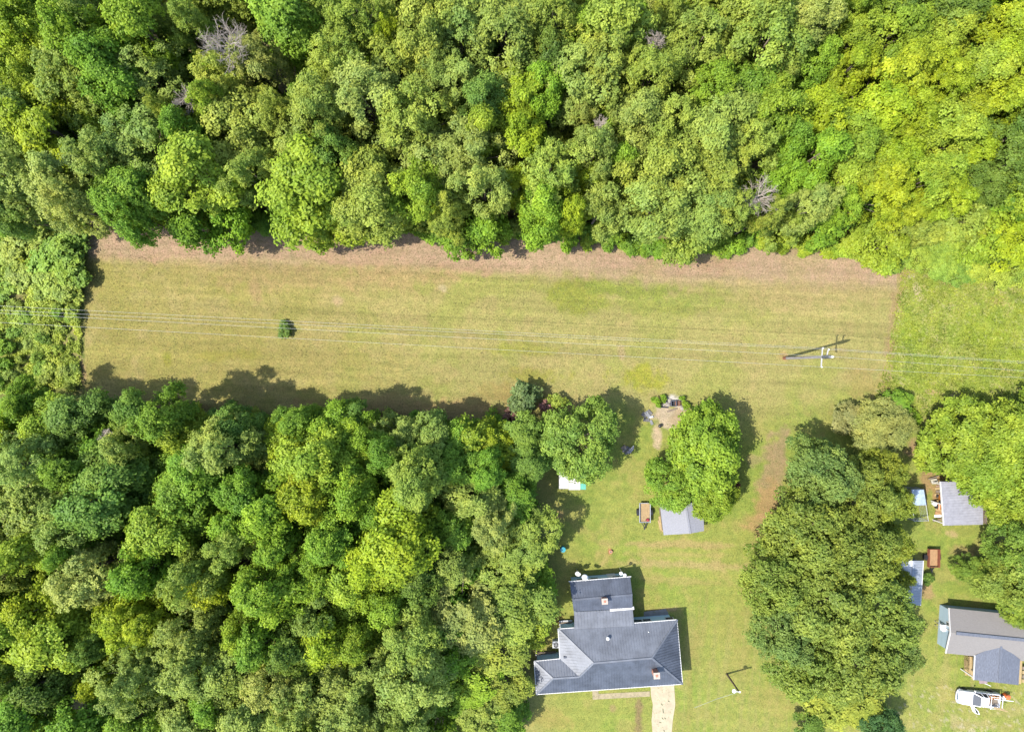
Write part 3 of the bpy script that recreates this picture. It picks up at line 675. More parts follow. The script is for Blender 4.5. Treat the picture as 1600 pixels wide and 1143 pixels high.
# kudzu-like low canopy at the right end of the far wood
for x, y, r, h, k in ((1364, 366, 44, 4, 'Y'), (1400, 380, 36, 3.5, 'L'), (1440, 372, 40, 4, 'L'), (1515, 367, 56, 5, 'L'), (1470, 392, 34, 3.5, 'L'), (1500, 408, 36, 3, 'B'), (1543, 400, 40, 4, 'L'), (1585, 350, 50, 5, 'L'), (1590, 400, 46, 4.5, 'L'), (1543, 335, 50, 6, 'Y'), (1480, 350, 40, 5, 'Y'), (1625, 380, 46, 5, 'L')):
    plant('vine_covered_tree', 'yard', k, x, y, r * 1.1, h, 'low %s vine-covered tree at the meadow end of the far wood' % WORD[k], 'tree', 'vine-covered trees at the meadow end of the wood', hf=.6, color={'Y': (.21, .255, .024), 'L': (.205, .26, .036), 'B': (.15, .225, .034)}[k])

def stuff_leaves(name, poly, n, hfun, size, color_list, label, cat, up=.6, seed=1, spread=.5, blade=False):
    g = np.random.default_rng(seed); xs = [p[0] for p in poly]; ys = [p[1] for p in poly]
    px = g.uniform(min(xs), max(xs), n * 3); py = g.uniform(min(ys), max(ys), n * 3)
    k = inpoly(px + (fbm(px / 9, py / 9, 2) - .5) * 10, py, poly); px = px[k][:n]; py = py[k][:n]; n = len(px)
    h = hfun(px, py, g); keep = h > .02; px = px[keep]; py = py[keep]; h = h[keep]; n = len(px)
    pos = np.stack([(px - 800) * MPP, (571.5 - py) * MPP, h], 1)
    nr = g.normal(size=(n, 3)) * spread + np.array([0, 0, up])
    ln = size * (.6 + .8 * g.random(n))
    val = .5 + (fbm(px / 12, py / 12, 3) - .5) * 1.3 + (g.random(n) - .5) * .4
    me = leaves_mesh(name, pos, nr, ln, ln * (.3 if blade else .62), val, g)
    o = bpy.data.objects.new(name, me); col.objects.link(o); o['kind'] = 'stuff'; o.color = (*color_list, 1)
    return tag(o, label, cat)
BR2 = [(-150, 356), (136, 364), (129, 470), (129, 600), (60, 612), (-150, 625)]
def brush_h(px, py, g):
    hill = .25 + 1.5 * fbm(px / 26, py / 26, 3) ** 1.3 * (1 - sstep(470, 560, py) * .55)
    return hill * g.random(len(px)) ** .45 * sstep(.30, .45, fbm(px / 11 + 5, py / 11, 3))
stuff_leaves('bramble_thicket', BR2, 85000, brush_h, .22, (.27, .315, .058), 'tangled yellow-green brush covering the ground at the end of the field', 'brush', seed=5)
stuff_leaves('meadow_weeds', MEADOW, 26000, lambda x, y, g: .05 + .3 * fbm(x / 16, y / 16, 3) * g.random(len(x)) * (fbm(x / 16, y / 16, 3) > .46), .22, (.17, .20, .032), 'patchy yellow-green weeds growing over the rough meadow', 'weeds', seed=6)

stuff_leaves('field_stubble', FIELD, 52000, lambda x, y, g: .02 + .07 * g.random(len(x)), .14, (.165, .142, .068), 'short dry stubble and clippings lying over the mown field', 'stubble', seed=8, spread=.6, blade=True)
stuff_leaves('lawn_tufts', LAWN, 40000, lambda x, y, g: (.02 + .06 * g.random(len(x))) * (inpoly(x, y, [(868, 630), (1240, 660), (1240, 1150), (838, 1150), (905, 900)]) | (x > 1430)), .13, (.14, .158, .042), 'short grass tufts scattered over the lawns around the houses', 'grass', seed=9, spread=.5, blade=True)

# ================================================================== buildings and objects
A = ground_albedo
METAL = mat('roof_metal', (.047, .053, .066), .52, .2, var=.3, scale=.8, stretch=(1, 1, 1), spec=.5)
METAL2 = mat('roof_metal_lit', (.076, .082, .094), .55, .2, var=.24, scale=.9, spec=.5)  # lighter copy of the roof metal: stronger light on north and west slopes painted in
TRIM = mat('white_trim', (.36, .35, .33), .5, var=.1, scale=3)
SIDING = mat('pale_blue_siding', (.30, .42, .46), .6, var=.08, scale=2, bump=.12, bscale=6, stretch=(.02, .02, 1))
SIDING2 = mat('blue_siding', (.17, .225, .262), .6, var=.08, scale=2, bump=.12, bscale=6, stretch=(.02, .02, 1))
BRICK = mat('chimney_brick', (.22, .095, .06), .85, var=.35, scale=9, bump=.5)
MORTAR = mat('chimney_cap', (.24, .20, .165), .85, var=.15, scale=6)
BLACK = mat('black_paint', (.012, .012, .013), .5, var=.2)
RUBBER = mat('rubber', (.015, .015, .016), .85, var=.2)
GLASS = mat('dark_glass', (.02, .025, .03), .08, var=.1, spec=.7)
GALV = mat('galvanised_steel', (.28, .29, .30), .45, .5, var=.15, scale=5)
WOODN = mat('pale_lumber', A(232, 200, 140), .8, var=.2, scale=3, stretch=(1, 8, 1))
WOODB = mat('weathered_wood', (.11, .085, .06), .85, var=.35, scale=3, stretch=(1, 1, 5))
WHITE = mat('white_enamel', (.46, .46, .45), .4, var=.06)

def rib_slope(parent, poly, m, gap=.30, name='roof_slope', rib_h=.038, rib_w=.05, th=.05, along=None):
    poly = orient_up([Vector(p) for p in poly]); n = normal_of(poly); mb = MB(); mb.slab(poly, th)
    u = (Vector((0, 0, -1)) + n * n.z)
    u = u.normalized() if u.length > 1e-4 else Vector((0, -1, 0))
    if along is not None: u = (Vector(along) - n * n.dot(Vector(along))).normalized()
    v = n.cross(u); o = poly[0]
    q = [((p - o).dot(u), (p - o).dot(v)) for p in poly]
    v0 = min(b for a, b in q); v1 = max(b for a, b in q); t = v0 + gap * .5
    while t < v1:
        xs = []
        for i in range(len(q)):
            (a0, b0), (a1, b1) = q[i], q[(i + 1) % len(q)]
            if (b0 > t) != (b1 > t): xs.append(a0 + (t - b0) / (b1 - b0) * (a1 - a0))
        xs.sort()
        for a, b in zip(xs[::2], xs[1::2]):
            if b - a > .12: mb.beam(o + u * (a + .03) + v * t + n * rib_h * .3, o + u * (b - .03) + v * t + n * rib_h * .3, rib_w, rib_h, up=n)
        t += gap
    return mb.build(name, m, parent)
def caps(parent, segs, m, w=.22, h=.05, name='ridge_cap', lift=.035):
    for a, b in segs:
        MB().beam(a + Vector((0, 0, lift)), b + Vector((0, 0, lift)), w, h).build(name, m, parent)
def fascia(parent, segs, m=TRIM, w=.075, h=.16, name='gutter'):
    for a, b in segs:
        MB().beam(a - Vector((0, 0, .06)), b - Vector((0, 0, .06)), w, h).build(name, m, parent)
def window(parent, c, along, w, h, out):       # c: centre on the wall, along/out: unit vectors
    c = Vector(c); along = Vector(along).normalized(); out = Vector(out).normalized()
    M = Matrix((along, out, Vector((0, 0, 1)))).transposed()
    o = MB().box(c + out * .02, (w, .06, h), M=M).build('window', TRIM, parent)
    for s in (-1, 1):
        MB().box(c + out * .04 + Vector((0, 0, s * h * .225)), (w - .16, .05, h * .41), M=M).build('pane', GLASS, o)
def chimney(parent, at, h0, h1, w=.55):
    o = MB().box((at.x, at.y, (h0 + h1) / 2), (w, w, h1 - h0), rz=.07).build('chimney', BRICK, parent)
    MB().box((at.x, at.y, h1 + .05), (w + .12, w + .12, .12), rz=.07).build('chimney_cap', MORTAR, o)
    MB().box((at.x, at.y, h1 + .13), (w * .45, w * .45, .06), rz=.07).build('flue', BRICK, o)

# ---- house with the dark metal roof
E = 2.7; RZ = 4.25; WZ = 3.5
NW, NE, SE, SW, WN, IN = P(871.8, 981.9, E), P(1058.3, 967.4, E), P(1066.6, 1068.1, E), P(838, 1084.2, E), P(834.5, 1032.3, E), P(874.8, 1028.3, E)
AW, AE, VA, WA = P(927, 1035.3, RZ), P(1018.3, 1027.2, RZ), P(905.1, 1056.6, WZ), P(863.7, 1059.4, WZ)
hb = P(960, 1025, 0)
house = thing('house', hb, 'low house under a dark blue-grey metal hip roof with two brick chimneys', 'house')
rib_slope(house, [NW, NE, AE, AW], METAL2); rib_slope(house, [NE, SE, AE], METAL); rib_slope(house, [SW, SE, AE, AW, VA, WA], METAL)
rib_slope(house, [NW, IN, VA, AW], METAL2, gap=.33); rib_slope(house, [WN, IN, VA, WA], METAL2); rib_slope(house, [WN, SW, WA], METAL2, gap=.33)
caps(house, [(AW, AE), (AW, NW), (AE, NE), (AE, SE), (AW, VA), (VA, WA), (WA, WN), (WA, SW)], METAL2, w=.2)
fascia(house, [(NE + Vector((-.05, 0, 0)), SE), (SE + Vector((-.1, 0, 0)), SW), (SW, WN), (IN, NW), (WN, IN), (NW, P(897, 980, E)), (P(991, 972.7, E), NE + Vector((-.12, 0, 0)))])
foot = inset([NW, NE, SE, SW, WN, IN], .38)
MB().prism(foot, 0, E - .07).build('wall', SIDING, house)
# rear wing: gable and lean-to joint
r1, r2, r3, r4 = P(890, 908, 2.5), P(984.5, 900.2, 2.5), P(988, 928.3, 3.3), P(894, 936.5, 3.3)
r5, r6 = P(988.5, 949.5, 2.86), P(896.5, 955, 2.86)
c1, c2, c3, c4 = P(897, 955.6, 2.76), P(988.6, 950.3, 2.76), P(990.6, 977, 2.86), P(897.6, 982, 2.86)
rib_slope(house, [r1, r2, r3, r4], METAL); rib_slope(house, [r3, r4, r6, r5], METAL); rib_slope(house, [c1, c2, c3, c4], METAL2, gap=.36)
caps(house, [(r3, r4)], METAL, w=.22)
fascia(house, [(r1 + Vector((-.1, 0, 0)), r2 + Vector((.12, 0, 0)))])
MB().beam(P(953, 952.6, 2.84), P(988.6, 949.6, 2.84), .26, .07).build('flashing', TRIM, house)
MB().beam(P(989.5, 949.5, 2.7), P(989.5, 949.5, .2), .1, .1).build('downspout', TRIM, house)
MB().box(P(989, 949.2, 2.82), (.22, .34, .14), rz=.07).build('gutter_end', TRIM, house)
foot2 = inset([r1, r2, P(990, 990, 2.5), P(898, 995, 2.5)], .32)
MB().prism(foot2, 0, 2.42).build('wall', SIDING, house)
for x, fl in ((0, 1), (1, 0)):                   # gable ends
    a, b, c = (r2, r3, r5) if x else (r1, r4, r6)
    d = Vector((-.33, 0, 0)) if x else Vector((.33, 0, 0))
    pts3 = [a + d - Vector((0, .32, .1)), b + d - Vector((0, 0, .09)), c + d - Vector((0, 0, .09)), Vector((c.x + d.x, c.y, 2.43)), Vector((a.x + d.x, a.y - .32, 2.43))]
    mb = MB(); ring2 = [p + Vector((-.1 if x else .1, 0, 0)) for p in pts3]; mb.loft([pts3, ring2]); mb.build('gable', SIDING, house)
chimney(house, P(944, 936.5, 3.5), 2.8, 3.95); chimney(house, P(1024, 1050.5, 4.1), 3.2, 4.75, .58)
v = P(949.5, 996, 3.4); o = MB().lathe((v.x, v.y, 3.0), [(.16, 0), (.12, .15), (.12, .6)], 12).build('roof_vent', WHITE, house, smooth=False)
MB().lathe((v.x, v.y, 3.6), [(.2, 0), (.2, .06), (.05, .2)], 12).build('vent_cap', WHITE, o)
v = P(1013, 986, 3.1); MB().lathe((v.x, v.y, 2.8), [(.05, 0), (.05, .45)], 8).build('vent_pipe', WHITE, house)
v = P(883, 1026, 3.0); MB().box((v.x, v.y, 2.95), (.35, .22, .2), rz=.07).build('roof_vent', METAL, house)
nd = (NE - NW).normalized(); nout = Vector((-nd.y, nd.x, 0))
for px_ in (1000, 1014, 1050):
    q = P(px_, 970, E); base = NW + nd * (q - NW).dot(nd) - nout * .38; base.z = 1.5; window(house, base, nd, 1.0, 1.2, nout)
nd2 = (r2 - r1).normalized(); no2 = Vector((-nd2.y, nd2.x, 0))
for px_ in (908, 930, 965):
    q = P(px_, 905, 2.5); base = r1 + nd2 * (q - r1).dot(nd2) - no2 * .32; base.z = 1.55; window(house, base, nd2, .95, 1.1, no2)
b = r1 + nd2 * 5.0 - no2 * .30; MB().box((b.x, b.y, 1.0), (.95, .08, 2.0), rz=math.atan2(nd2.y, nd2.x)).build('back_door', WHITE, house)
wd = (NW - IN).normalized(); wo = Vector((-wd.y, wd.x, 0))
b = IN.lerp(NW, .35) - wo * .0 + Vector((.38, 0, 0)); b.z = 1.5; window(house, b, wd, 1.0, 1.2, Vector((-1, 0, 0)))

def dish(loc, aim, r, label, mast):
    e = thing('satellite_dish', (loc.x, loc.y, 0), label, 'satellite dish')
    M = Vector(aim).to_track_quat('Z', 'Y').to_matrix(); mb = MB(); n = 16
    rings = [[loc + M @ Vector((r * k * math.cos(2 * math.pi * i / n), r * k * .9 * math.sin(2 * math.pi * i / n), .12 * r * k * k * 2 - .05)) for i in range(n)] for k in (.02, .5, 1)]
    rings += [[p - M @ Vector((0, 0, .03)) for p in rg] for rg in reversed(rings)]
    mb.loft(rings); mb.build('reflector', WHITE, e, smooth=True)
    tip = loc + M @ Vector((0, r * 1.1, r * 1.0))
    MB().tube([loc + M @ Vector((0, r * .8, -.05)), tip], .03, 6).build('feed_arm', GALV, e)
    MB().box(tip, (.16, .16, .2)).build('receiver', WHITE, e)
    MB().tube([(loc.x, loc.y, mast), loc - M @ Vector((0, 0, .06))], .05, 8).build('mast', GALV, e)
dish(P(903, 896, 1.9), (-.2, -.35, 1), .33, 'oval satellite dish on a pole standing in the grass behind the house', 0)
dish(P(914, 901.5, 2.75), (.1, .7, .9), .38, 'satellite dish fixed to the rear gutter of the metal-roofed house', 2.3)
e = thing('flood_lamp', (P(973, 896, 2.4).x, P(973, 896, 2.4).y, 0), 'pair of white flood lamps on a post at the rear house corner', 'lamp')
q = P(973, 896, 2.3); MB().tube([(q.x, q.y, 0), (q.x, q.y, 2.3)], .05, 8).build('post', GALV, e)
for dx in (-.22, .2): MB().lathe((q.x + dx, q.y + dx * -.5, 2.25), [(.08, 0), (.2, .18), (.2, .24), (.06, .3)], 10).build('lamp_head', WHITE, e)
def ac_unit(px, py, label):
    q = P(px, py, .4); e = thing('air_conditioner', (q.x, q.y, 0), label, 'air conditioner')
    MB().box((q.x, q.y, .42), (.8, .8, .8)).build('casing', GALV, e, bevel=.04)
    MB().lathe((q.x, q.y, .825), [(.32, 0), (.32, .02), (.28, .03)], 16).build('fan_grille', BLACK, e)
    for k in range(3): MB().beam((q.x + .3 * math.cos(k * 1.05), q.y + .3 * math.sin(k * 1.05), .865), (q.x - .3 * math.cos(k * 1.05), q.y - .3 * math.sin(k * 1.05), .865), .03, .015).build('grille_bar', GALV, e)
    return e
ac_unit(868.5, 1004.5, 'square grey air conditioner against the side wall of the metal-roofed house')
q = P(884, 975, .4); e = thing('porch_step', (q.x, q.y, 0), 'small grey plank landing at the side door of the metal-roofed house', 'steps')
for k in range(5): MB().box((q.x, q.y + .4 - k * .19, .38), (1.5, .175, .06), rz=.07).build('plank', WOODB if k % 2 else GALV, e)
for dx in (-.7, .7): MB().box((q.x + dx, q.y, .18), (.1, .8, .36), rz=.07).build('riser', WOODB, e)
q = P(854, 1027, .4); e = thing('side_deck', (q.x, q.y, 0), 'narrow grey deck under the wing eave of the metal-roofed house', 'deck')
for k in range(4): MB().box((q.x - .1, q.y + .55 - k * .21, .3), (2.4, .195, .05), rz=.07).build('plank', WOODB, e)
for dx in (-1.1, 1.0): MB().box((q.x + dx, q.y + .3, .14), (.1, .9, .28), rz=.07).build('joist', WOODB, e)
MB().tube([(q.x - 1.25, q.y + .6, 0), (q.x - 1.25, q.y + .6, 1.1)], .05, 6).build('post', TRIM, e)

# ---- blue-sided house with grey shingles
SH = mat('grey_shingle', A(184, 177, 170), .85, var=.16, scale=7, bump=.5, bscale=9, stretch=(.6, 3.5, 1))
SH2 = mat('slate_shingle', A(140, 146, 160), .85, var=.28, scale=5, bump=.5, bscale=8, stretch=(2.5, .6, 1))
E2z = 2.15; R2 = 3.25
b0 = P(1540, 990, 0); bh = thing('house', b0, 'blue-sided house with grey shingle gable roof and a porch roof in front', 'house')
n1, n2, n3 = P(1483, 949.3, E2z), P(1485.3, 987.5, R2), P(1478, 1019.9, E2z)
dirr = (P(1600, 999, R2) - n2).normalized(); LEN = 16.5
ridge_e = n2 + dirr * LEN; north_e = n1 + dirr * LEN; south_e = n3 + dirr * LEN
def shingle(parent, poly, m, name='roof_slope', course=.0):
    poly = orient_up([Vector(p) for p in poly]); return MB().slab(poly, .09).build(name, m, parent)
shingle(bh, [n1, north_e, ridge_e, n2], SH); shingle(bh, [n3, n2, ridge_e, south_e], SH)
MB().beam(n2 + dirr * .6 + Vector((0, 0, .05)), ridge_e + Vector((0, 0, .05)), .34, .07).build('ridge_cap', SH2, bh)
for a, b in ((n1, n2), (n2, n3)): MB().beam(a + Vector((-.03, 0, -.03)), b + Vector((-.03, 0, -.03)), .07, .16).build('bargeboard', TRIM, bh)
cx = dirr.copy(); cx.z = 0; cy = Vector((-cx.y, cx.x, 0))
wl = [n1 + cx * .3 - cy * .3, north_e - cy * .3, south_e + cy * .3, n3 + cx * .3 + cy * .3]
MB().prism([(p.x, p.y) for p in wl], 0, E2z - .12).build('wall', SIDING2, bh)
g0 = [wl[0].copy(), n2 + cx * .3, wl[3].copy()]; g0[0].z = E2z - .11; g0[2].z = E2z - .11; g0[1].z = R2 - .17
MB().loft([g0, [p + cx * .12 for p in g0]]).build('gable', SIDING2, bh)
mid = (wl[0] + wl[3]) / 2
MB().beam((mid.x - .02, mid.y, .1), (mid.x - .02, mid.y, 3.0), .08, .12).build('corner_strip', TRIM, bh)
up_ = wl[0].lerp(wl[3], .36); up_.z = 1.75; window(bh, up_ - cx * .02, cy, .5, .5, -cx)
bx = wl[0].lerp(wl[3], .44); MB().box((bx.x - .22, bx.y - .25, 1.2), (.42, .75, .5), rz=.1).build('window_unit', WHITE, bh)
for dy in (0, .45): MB().tube([(bx.x - .5, bx.y + .1 - dy, .05), (bx.x - .55, bx.y + .1 - dy, .9), (bx.x - .1, bx.y + .1 - dy, 1.0)], .035, 6).build('conduit', GALV, bh)
# porch
p1, p2, p3, p4 = P(1524, 1023, 2.3), P(1522, 1061.5, 2.3), P(1594, 1030, 2.3), P(1591.5, 1069.5, 2.3)
q1, q2 = P(1564.5, 1005, 2.75), P(1561, 1066, 2.75)
shingle(bh, [p1, p2, q2, q1], SH2, 'porch_roof'); shingle(bh, [q1, q2, p4, p3], SH2, 'porch_roof')
MB().beam(q1 + Vector((0, 0, .04)), q2 + Vector((0, 0, .04)), .24, .03).build('ridge_cap', SH2, bh)
MB().beam(p1 + Vector((-.04, 0, -.05)), p2 + Vector((-.04, 0, -.05)), .07, .15).build('bargeboard', TRIM, bh)
for p in (p2, p4, (p2 + p4) / 2):
    MB().beam((p.x, p.y + .25, 0), (p.x, p.y + .25, 2.2), .12, .12).build('porch_post', TRIM, bh)
dk = [P(1512, 1025, .7), P(1598, 1031, .7), P(1596, 1068, .7), P(1518, 1060, .7)]
for k in range(12):
    a = dk[0].lerp(dk[1], (k + .06) / 12); b = dk[0].lerp(dk[1], (k + .94) / 12); c = dk[3].lerp(dk[2], (k + .94) / 12); d = dk[3].lerp(dk[2], (k + .06) / 12)
    MB().slab([a, d, c, b], .05).build('deck_board', WOODN, bh)
ra, rb = P(1516, 1025, 1.6), P(1515.5, 1049, 1.6)
MB().beam(ra, rb, .14, .06).build('handrail', WOODN, bh)
for k in range(11):
    t = ra.lerp(rb, k / 10); MB().beam((t.x, t.y, .55), (t.x, t.y, 1.57), .06, .06).build('baluster', WOODN, bh)
st = P(1512.5, 1040, .2)
for k in range(3): MB().box((st.x - .25 * k + .3, st.y - .2, .52 - .2 * k), (.3, 1.8, .06), rz=.06).build('step', WOODN, bh)
s0 = P(1601, 1052, .3)
for k in range(4): MB().box((s0.x + .25, s0.y + .75 - .5 * k, .62 - .02 * k), (1.5, .38, .07), rz=-.08).build('deck_step', WOODN if k % 2 else WOODB, bh)
wh = thing('wheelbarrow', P(1535, 1064, 0), 'dull pink upturned wheelbarrow tray under the porch edge', 'wheelbarrow')
q = P(1534, 1061, .5); mb = MB(); mb.loft([[q + Vector((a * .3, b * .22, 0)) for a, b in ((-1, -1), (1, -1), (1, 1), (-1, 1))], [q + Vector((a * .5, b * .36, .28)) for a, b in ((-1, -1), (1, -1), (1, 1), (-1, 1))]]); mb.build('tray', mat('faded_red', (.16, .12, .12), .7), wh, bevel=.05)
for s in (-.25, .25): MB().tube([q + Vector((-.2, s, -.1)), q + Vector((1.0, s * 1.4 - .35, .1))], .035, 6).build('handle', WHITE, wh)
MB().lathe(q + Vector((-.55, 0, -.45)), [(.16, 0), (.18, .04), (.16, .09)], 12).build('wheel', RUBBER, wh)

# ---- sheds
def gable_shed(name, label, cat, ridge, left, right, zs, mats, rib=None, wallm=None, ov=.2):
    """ridge/left/right: pixel pairs (a,b) seen at heights zs=(eave,ridge)"""
    ra, rb = P(*ridge[0], zs[1]), P(*ridge[1], zs[1]); la, lb = P(*left[0], zs[0]), P(*left[1], zs[0]); ya, yb = P(*right[0], zs[0]), P(*right[1], zs[0])
    e = thing(name, ((la.x + ya.x) / 2, (la.y + lb.y) / 2, 0), label, cat)
    for poly, m in (([la, lb, rb, ra], mats[0]), ([ra, rb, yb, ya], mats[1])):
        if rib: rib_slope(e, poly, m, gap=rib)
        else: shingle(e, poly, m)
    MB().beam(ra + Vector((0, 0, .03)), rb + Vector((0, 0, .03)), .2, .05).build('ridge_cap', mats[1], e)
    ft = inset([la, ya, yb, lb], ov); MB().prism(ft, 0, zs[0] - .1).build('wall', wallm, e)
    for a, r, b, dn in ((la, ra, ya, -1), (lb, rb, yb, 1)):
        g0 = [a + Vector((ov, 0, -.09)), r + Vector((0, 0, -.12)), b + Vector((-ov, 0, -.09))]; g0 = [p + Vector((0, dn * ov, 0)) for p in g0]
        MB().loft([g0, [p + Vector((0, dn * .08, 0)) for p in g0]]).build('gable', wallm, e)
    return e
gs_ = gable_shed('shed', 'grey-shingled shed half hidden under the fine-leaved bright green tree', 'shed', ((1071, 786), (1078.5, 833)), ((1031, 787), (1037, 835.5)), ((1099, 782), (1100, 829)), (2.0, 2.25),
           (mat('pale_shingle', A(202, 202, 208), .85, var=.1, scale=6, bump=.4, bscale=10, stretch=(.6, 3, 1)), mat('pale_shingle_shaded', A(186, 187, 196), .85, var=.1, scale=6, bump=.4, bscale=10)), wallm=WOODB)  # one shingle in two tones: lit west slope, shaded east slope painted in
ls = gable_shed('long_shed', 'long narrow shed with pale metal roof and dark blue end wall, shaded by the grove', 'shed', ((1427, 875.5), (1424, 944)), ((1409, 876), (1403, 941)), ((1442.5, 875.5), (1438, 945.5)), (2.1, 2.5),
           (mat('pale_metal_roof_lit', (.34, .36, .38), .5, .2, var=.1, scale=3), mat('pale_metal_roof_shaded', (.20, .215, .235), .5, .2, var=.12, scale=3)), rib=.3, wallm=mat('dark_blue_wall', (.03, .06, .12), .6))  # same roof metal twice: sunlit west and dimmer east baked into the colour
fa, fb = P(1442.5, 875.5, 2.1), P(1438, 945.5, 2.1); MB().beam(fa + Vector((.03, 0, -.05)), fb + Vector((.03, 0, -.05)), .08, .14).build('bargeboard', TRIM, ls)
# lean-to with white and green sheets under the round tree
e = thing('lean_to', P(894, 752, 0), 'open lean-to roofed with white sheets and one green sheet', 'shed')
W1 = mat('white_sheet', (.30, .285, .26), .5, .1, var=.1, scale=4); GRN = mat('green_sheet', (.06, .22, .16), .5, .1, var=.12, scale=4)
for a, b, yb_, m in ((873.5, 888.2, 763.2, W1), (888.5, 906.6, 765, W1), (906.9, 915.5, 764.4, GRN)):
    rib_slope(e, [P(a, 728, 2.35), P(b, 728, 2.35), P(b, yb_, 2.0), P(a, yb_, 2.0)], m, gap=.22, name='roof_sheet', rib_h=.025)
for a, b in ((876, 732), (913, 732), (876, 761), (913, 761)):
    q = P(a, b, 1.9); MB().beam((q.x, q.y, 0), (q.x, q.y, 1.93), .1, .1).build('post', WOODB, e)
q0, q1_ = P(875, 731, 2.1), P(914, 731, 2.1); MB().box(((q0.x + q1_.x) / 2, q0.y, 1.0), (q1_.x - q0.x, .06, 1.9)).build('back_wall', WOODB, e)
# grey metal lean-to by the lumber
e = thing('pole_barn', P(1500, 790, 0), 'open pole barn with ribbed grey metal roof and white posts beside lumber', 'shed')
LG = mat('lilac_grey_metal', (.175, .172, .185), .6, .1, var=.14, scale=2)
rib_slope(e, [P(1470, 752, 2.7), P(1475.3, 820.5, 2.7), P(1536, 819, 2.3), P(1536, 752, 2.3)], LG, gap=.3)
fa, fb = P(1470, 752, 2.7), P(1475.3, 820.5, 2.7); MB().beam(fa + Vector((-.05, 0, -.06)), fb + Vector((-.05, 0, -.06)), .08, .18).build('bargeboard', TRIM, e)
for a, b in ((1473, 757), (1473.5, 788), (1476, 818), (1533, 757), (1533, 817)):
    q = P(a, b, 2.2); MB().beam((q.x, q.y, 0), (q.x, q.y, 2.2 if a > 1500 else 2.55), .12, .12).build('post', TRIM, e)
q = P(1533, 787, 1.2); MB().box((q.x, q.y, 1.1), (.06, 4.2, 2.1)).build('back_wall', WOODB, e)

# dog kennel with a sheet-metal roof
e = thing('dog_kennel', P(1438, 790, 0), 'chain-link dog kennel with pale blue metal roof over half its run', 'kennel')
rib_slope(e, [P(1424.5, 764.5, 1.9), P(1443.5, 764.5, 1.9), P(1447.3, 788.2, 1.8), P(1428, 789.5, 1.8)], mat('pale_blue_metal', (.24, .29, .33), .45, .3, var=.25, scale=3), gap=.24, name='roof_sheet', rib_h=.02)
MB().beam(P(1444, 764, 1.88), P(1448, 788.5, 1.78), .06, .12).build('roof_edge', BLACK, e)
c = [P(1424, 764, 1.7), P(1443, 764, 1.7), P(1450.5, 813, 1.7), P(1428, 813.5, 1.7)]
tp = [Vector((p.x, p.y, 1.72)) for p in c]
for p in tp + [tp[1].lerp(tp[2], .5), tp[0].lerp(tp[3], .5), tp[2].lerp(tp[3], .6)]: MB().tube([(p.x, p.y, 0), (p.x, p.y, 1.75)], .04, 6).build('post', GALV, e)
for i in range(4):
    a, b = tp[i], tp[(i + 1) % 4]; MB().tube([a, b], .03, 6).build('top_rail', GALV, e)
    mb = MB(); n_ = int((b - a).length / .18)
    for k in range(1, n_):
        t = a.lerp(b, k / n_); mb.beam((t.x, t.y, .05), (t.x, t.y, 1.68), .012, .012)
    for z in (.3, .6, .9, 1.2, 1.5): mb.beam((a.x, a.y, z), (b.x, b.y, z), .012, .012)
    o = mb.build('wire_mesh', GALV, e); o['kind'] = 'stuff'
a, b = tp[0].lerp(tp[3], .5), tp[1].lerp(tp[2], .5); MB().tube([a, b], .03, 6).build('top_rail', GALV, e)

# lumber and clutter beside the pole barn
def boards(name, label, spots, m, cat='lumber', group=None):
    q0 = P(*spots[0][:2]); e = thing(name, (q0.x, q0.y, 0), label, cat, group)
    for i, (x0, y0, x1, y1, w, z) in enumerate(spots):
        a = P(x0, y0); b = P(x1, y1); a.z = z; b.z = z + .02
        MB().beam(a, b, w, .05).build('board', m[i % len(m)] if isinstance(m, list) else m, e)
    return e
q = P(1461, 752, .3); e = thing('plywood_sheet', (q.x, q.y, 0), 'pale plywood sheet lying on blocks at the end of the lumber row', 'plywood')
MB().slab([P(1454, 748.5, .35), P(1456.5, 756, .35), P(1467.5, 755.5, .35), P(1463.5, 747, .35)], .04).build('sheet', mat('plywood', A(240, 232, 206), .8, var=.08, scale=3), e)
for dx in (-.3, .3): MB().box((q.x + dx, q.y, .13), (.15, .4, .26)).build('block', WOODB, e)
boards('plank', 'dark long pole laid across the end of the lumber row', [(1449, 747, 1464, 742.5, .12, .3), (1449.3, 748, 1452, 747.2, .12, .12)], WOODB)
boards('lumber_stack', 'loose short boards lying between plywood sheet and orange tractor', [(1460, 763, 1470, 762, .3, .1), (1461, 767.5, 1471, 766.5, .28, .14), (1462, 759, 1469, 758, .2, .08), (1459, 772.5, 1471, 771.5, .3, .12)], [WOODN, WOODB, mat('pinkish_board', A(214, 176, 150), .8)])
boards('lumber_stack', 'tan boards stacked between the orange tractor and the barn corner', [(1461, 796, 1471, 795, .35, .1), (1460, 801, 1471, 800, .4, .12), (1459, 805.5, 1470, 805, .3, .1), (1464, 809, 1470, 808, .35, .1), (1460, 798, 1470, 803, .15, .2)], [WOODN, mat('orange_board', A(228, 178, 122), .8), WHITE])
boards('plank', 'dark pole lying on the grass at the barn corner', [(1456.5, 813.5, 1472, 810.5, .12, .2), (1457, 814, 1460, 813.2, .12, .08)], WOODB)
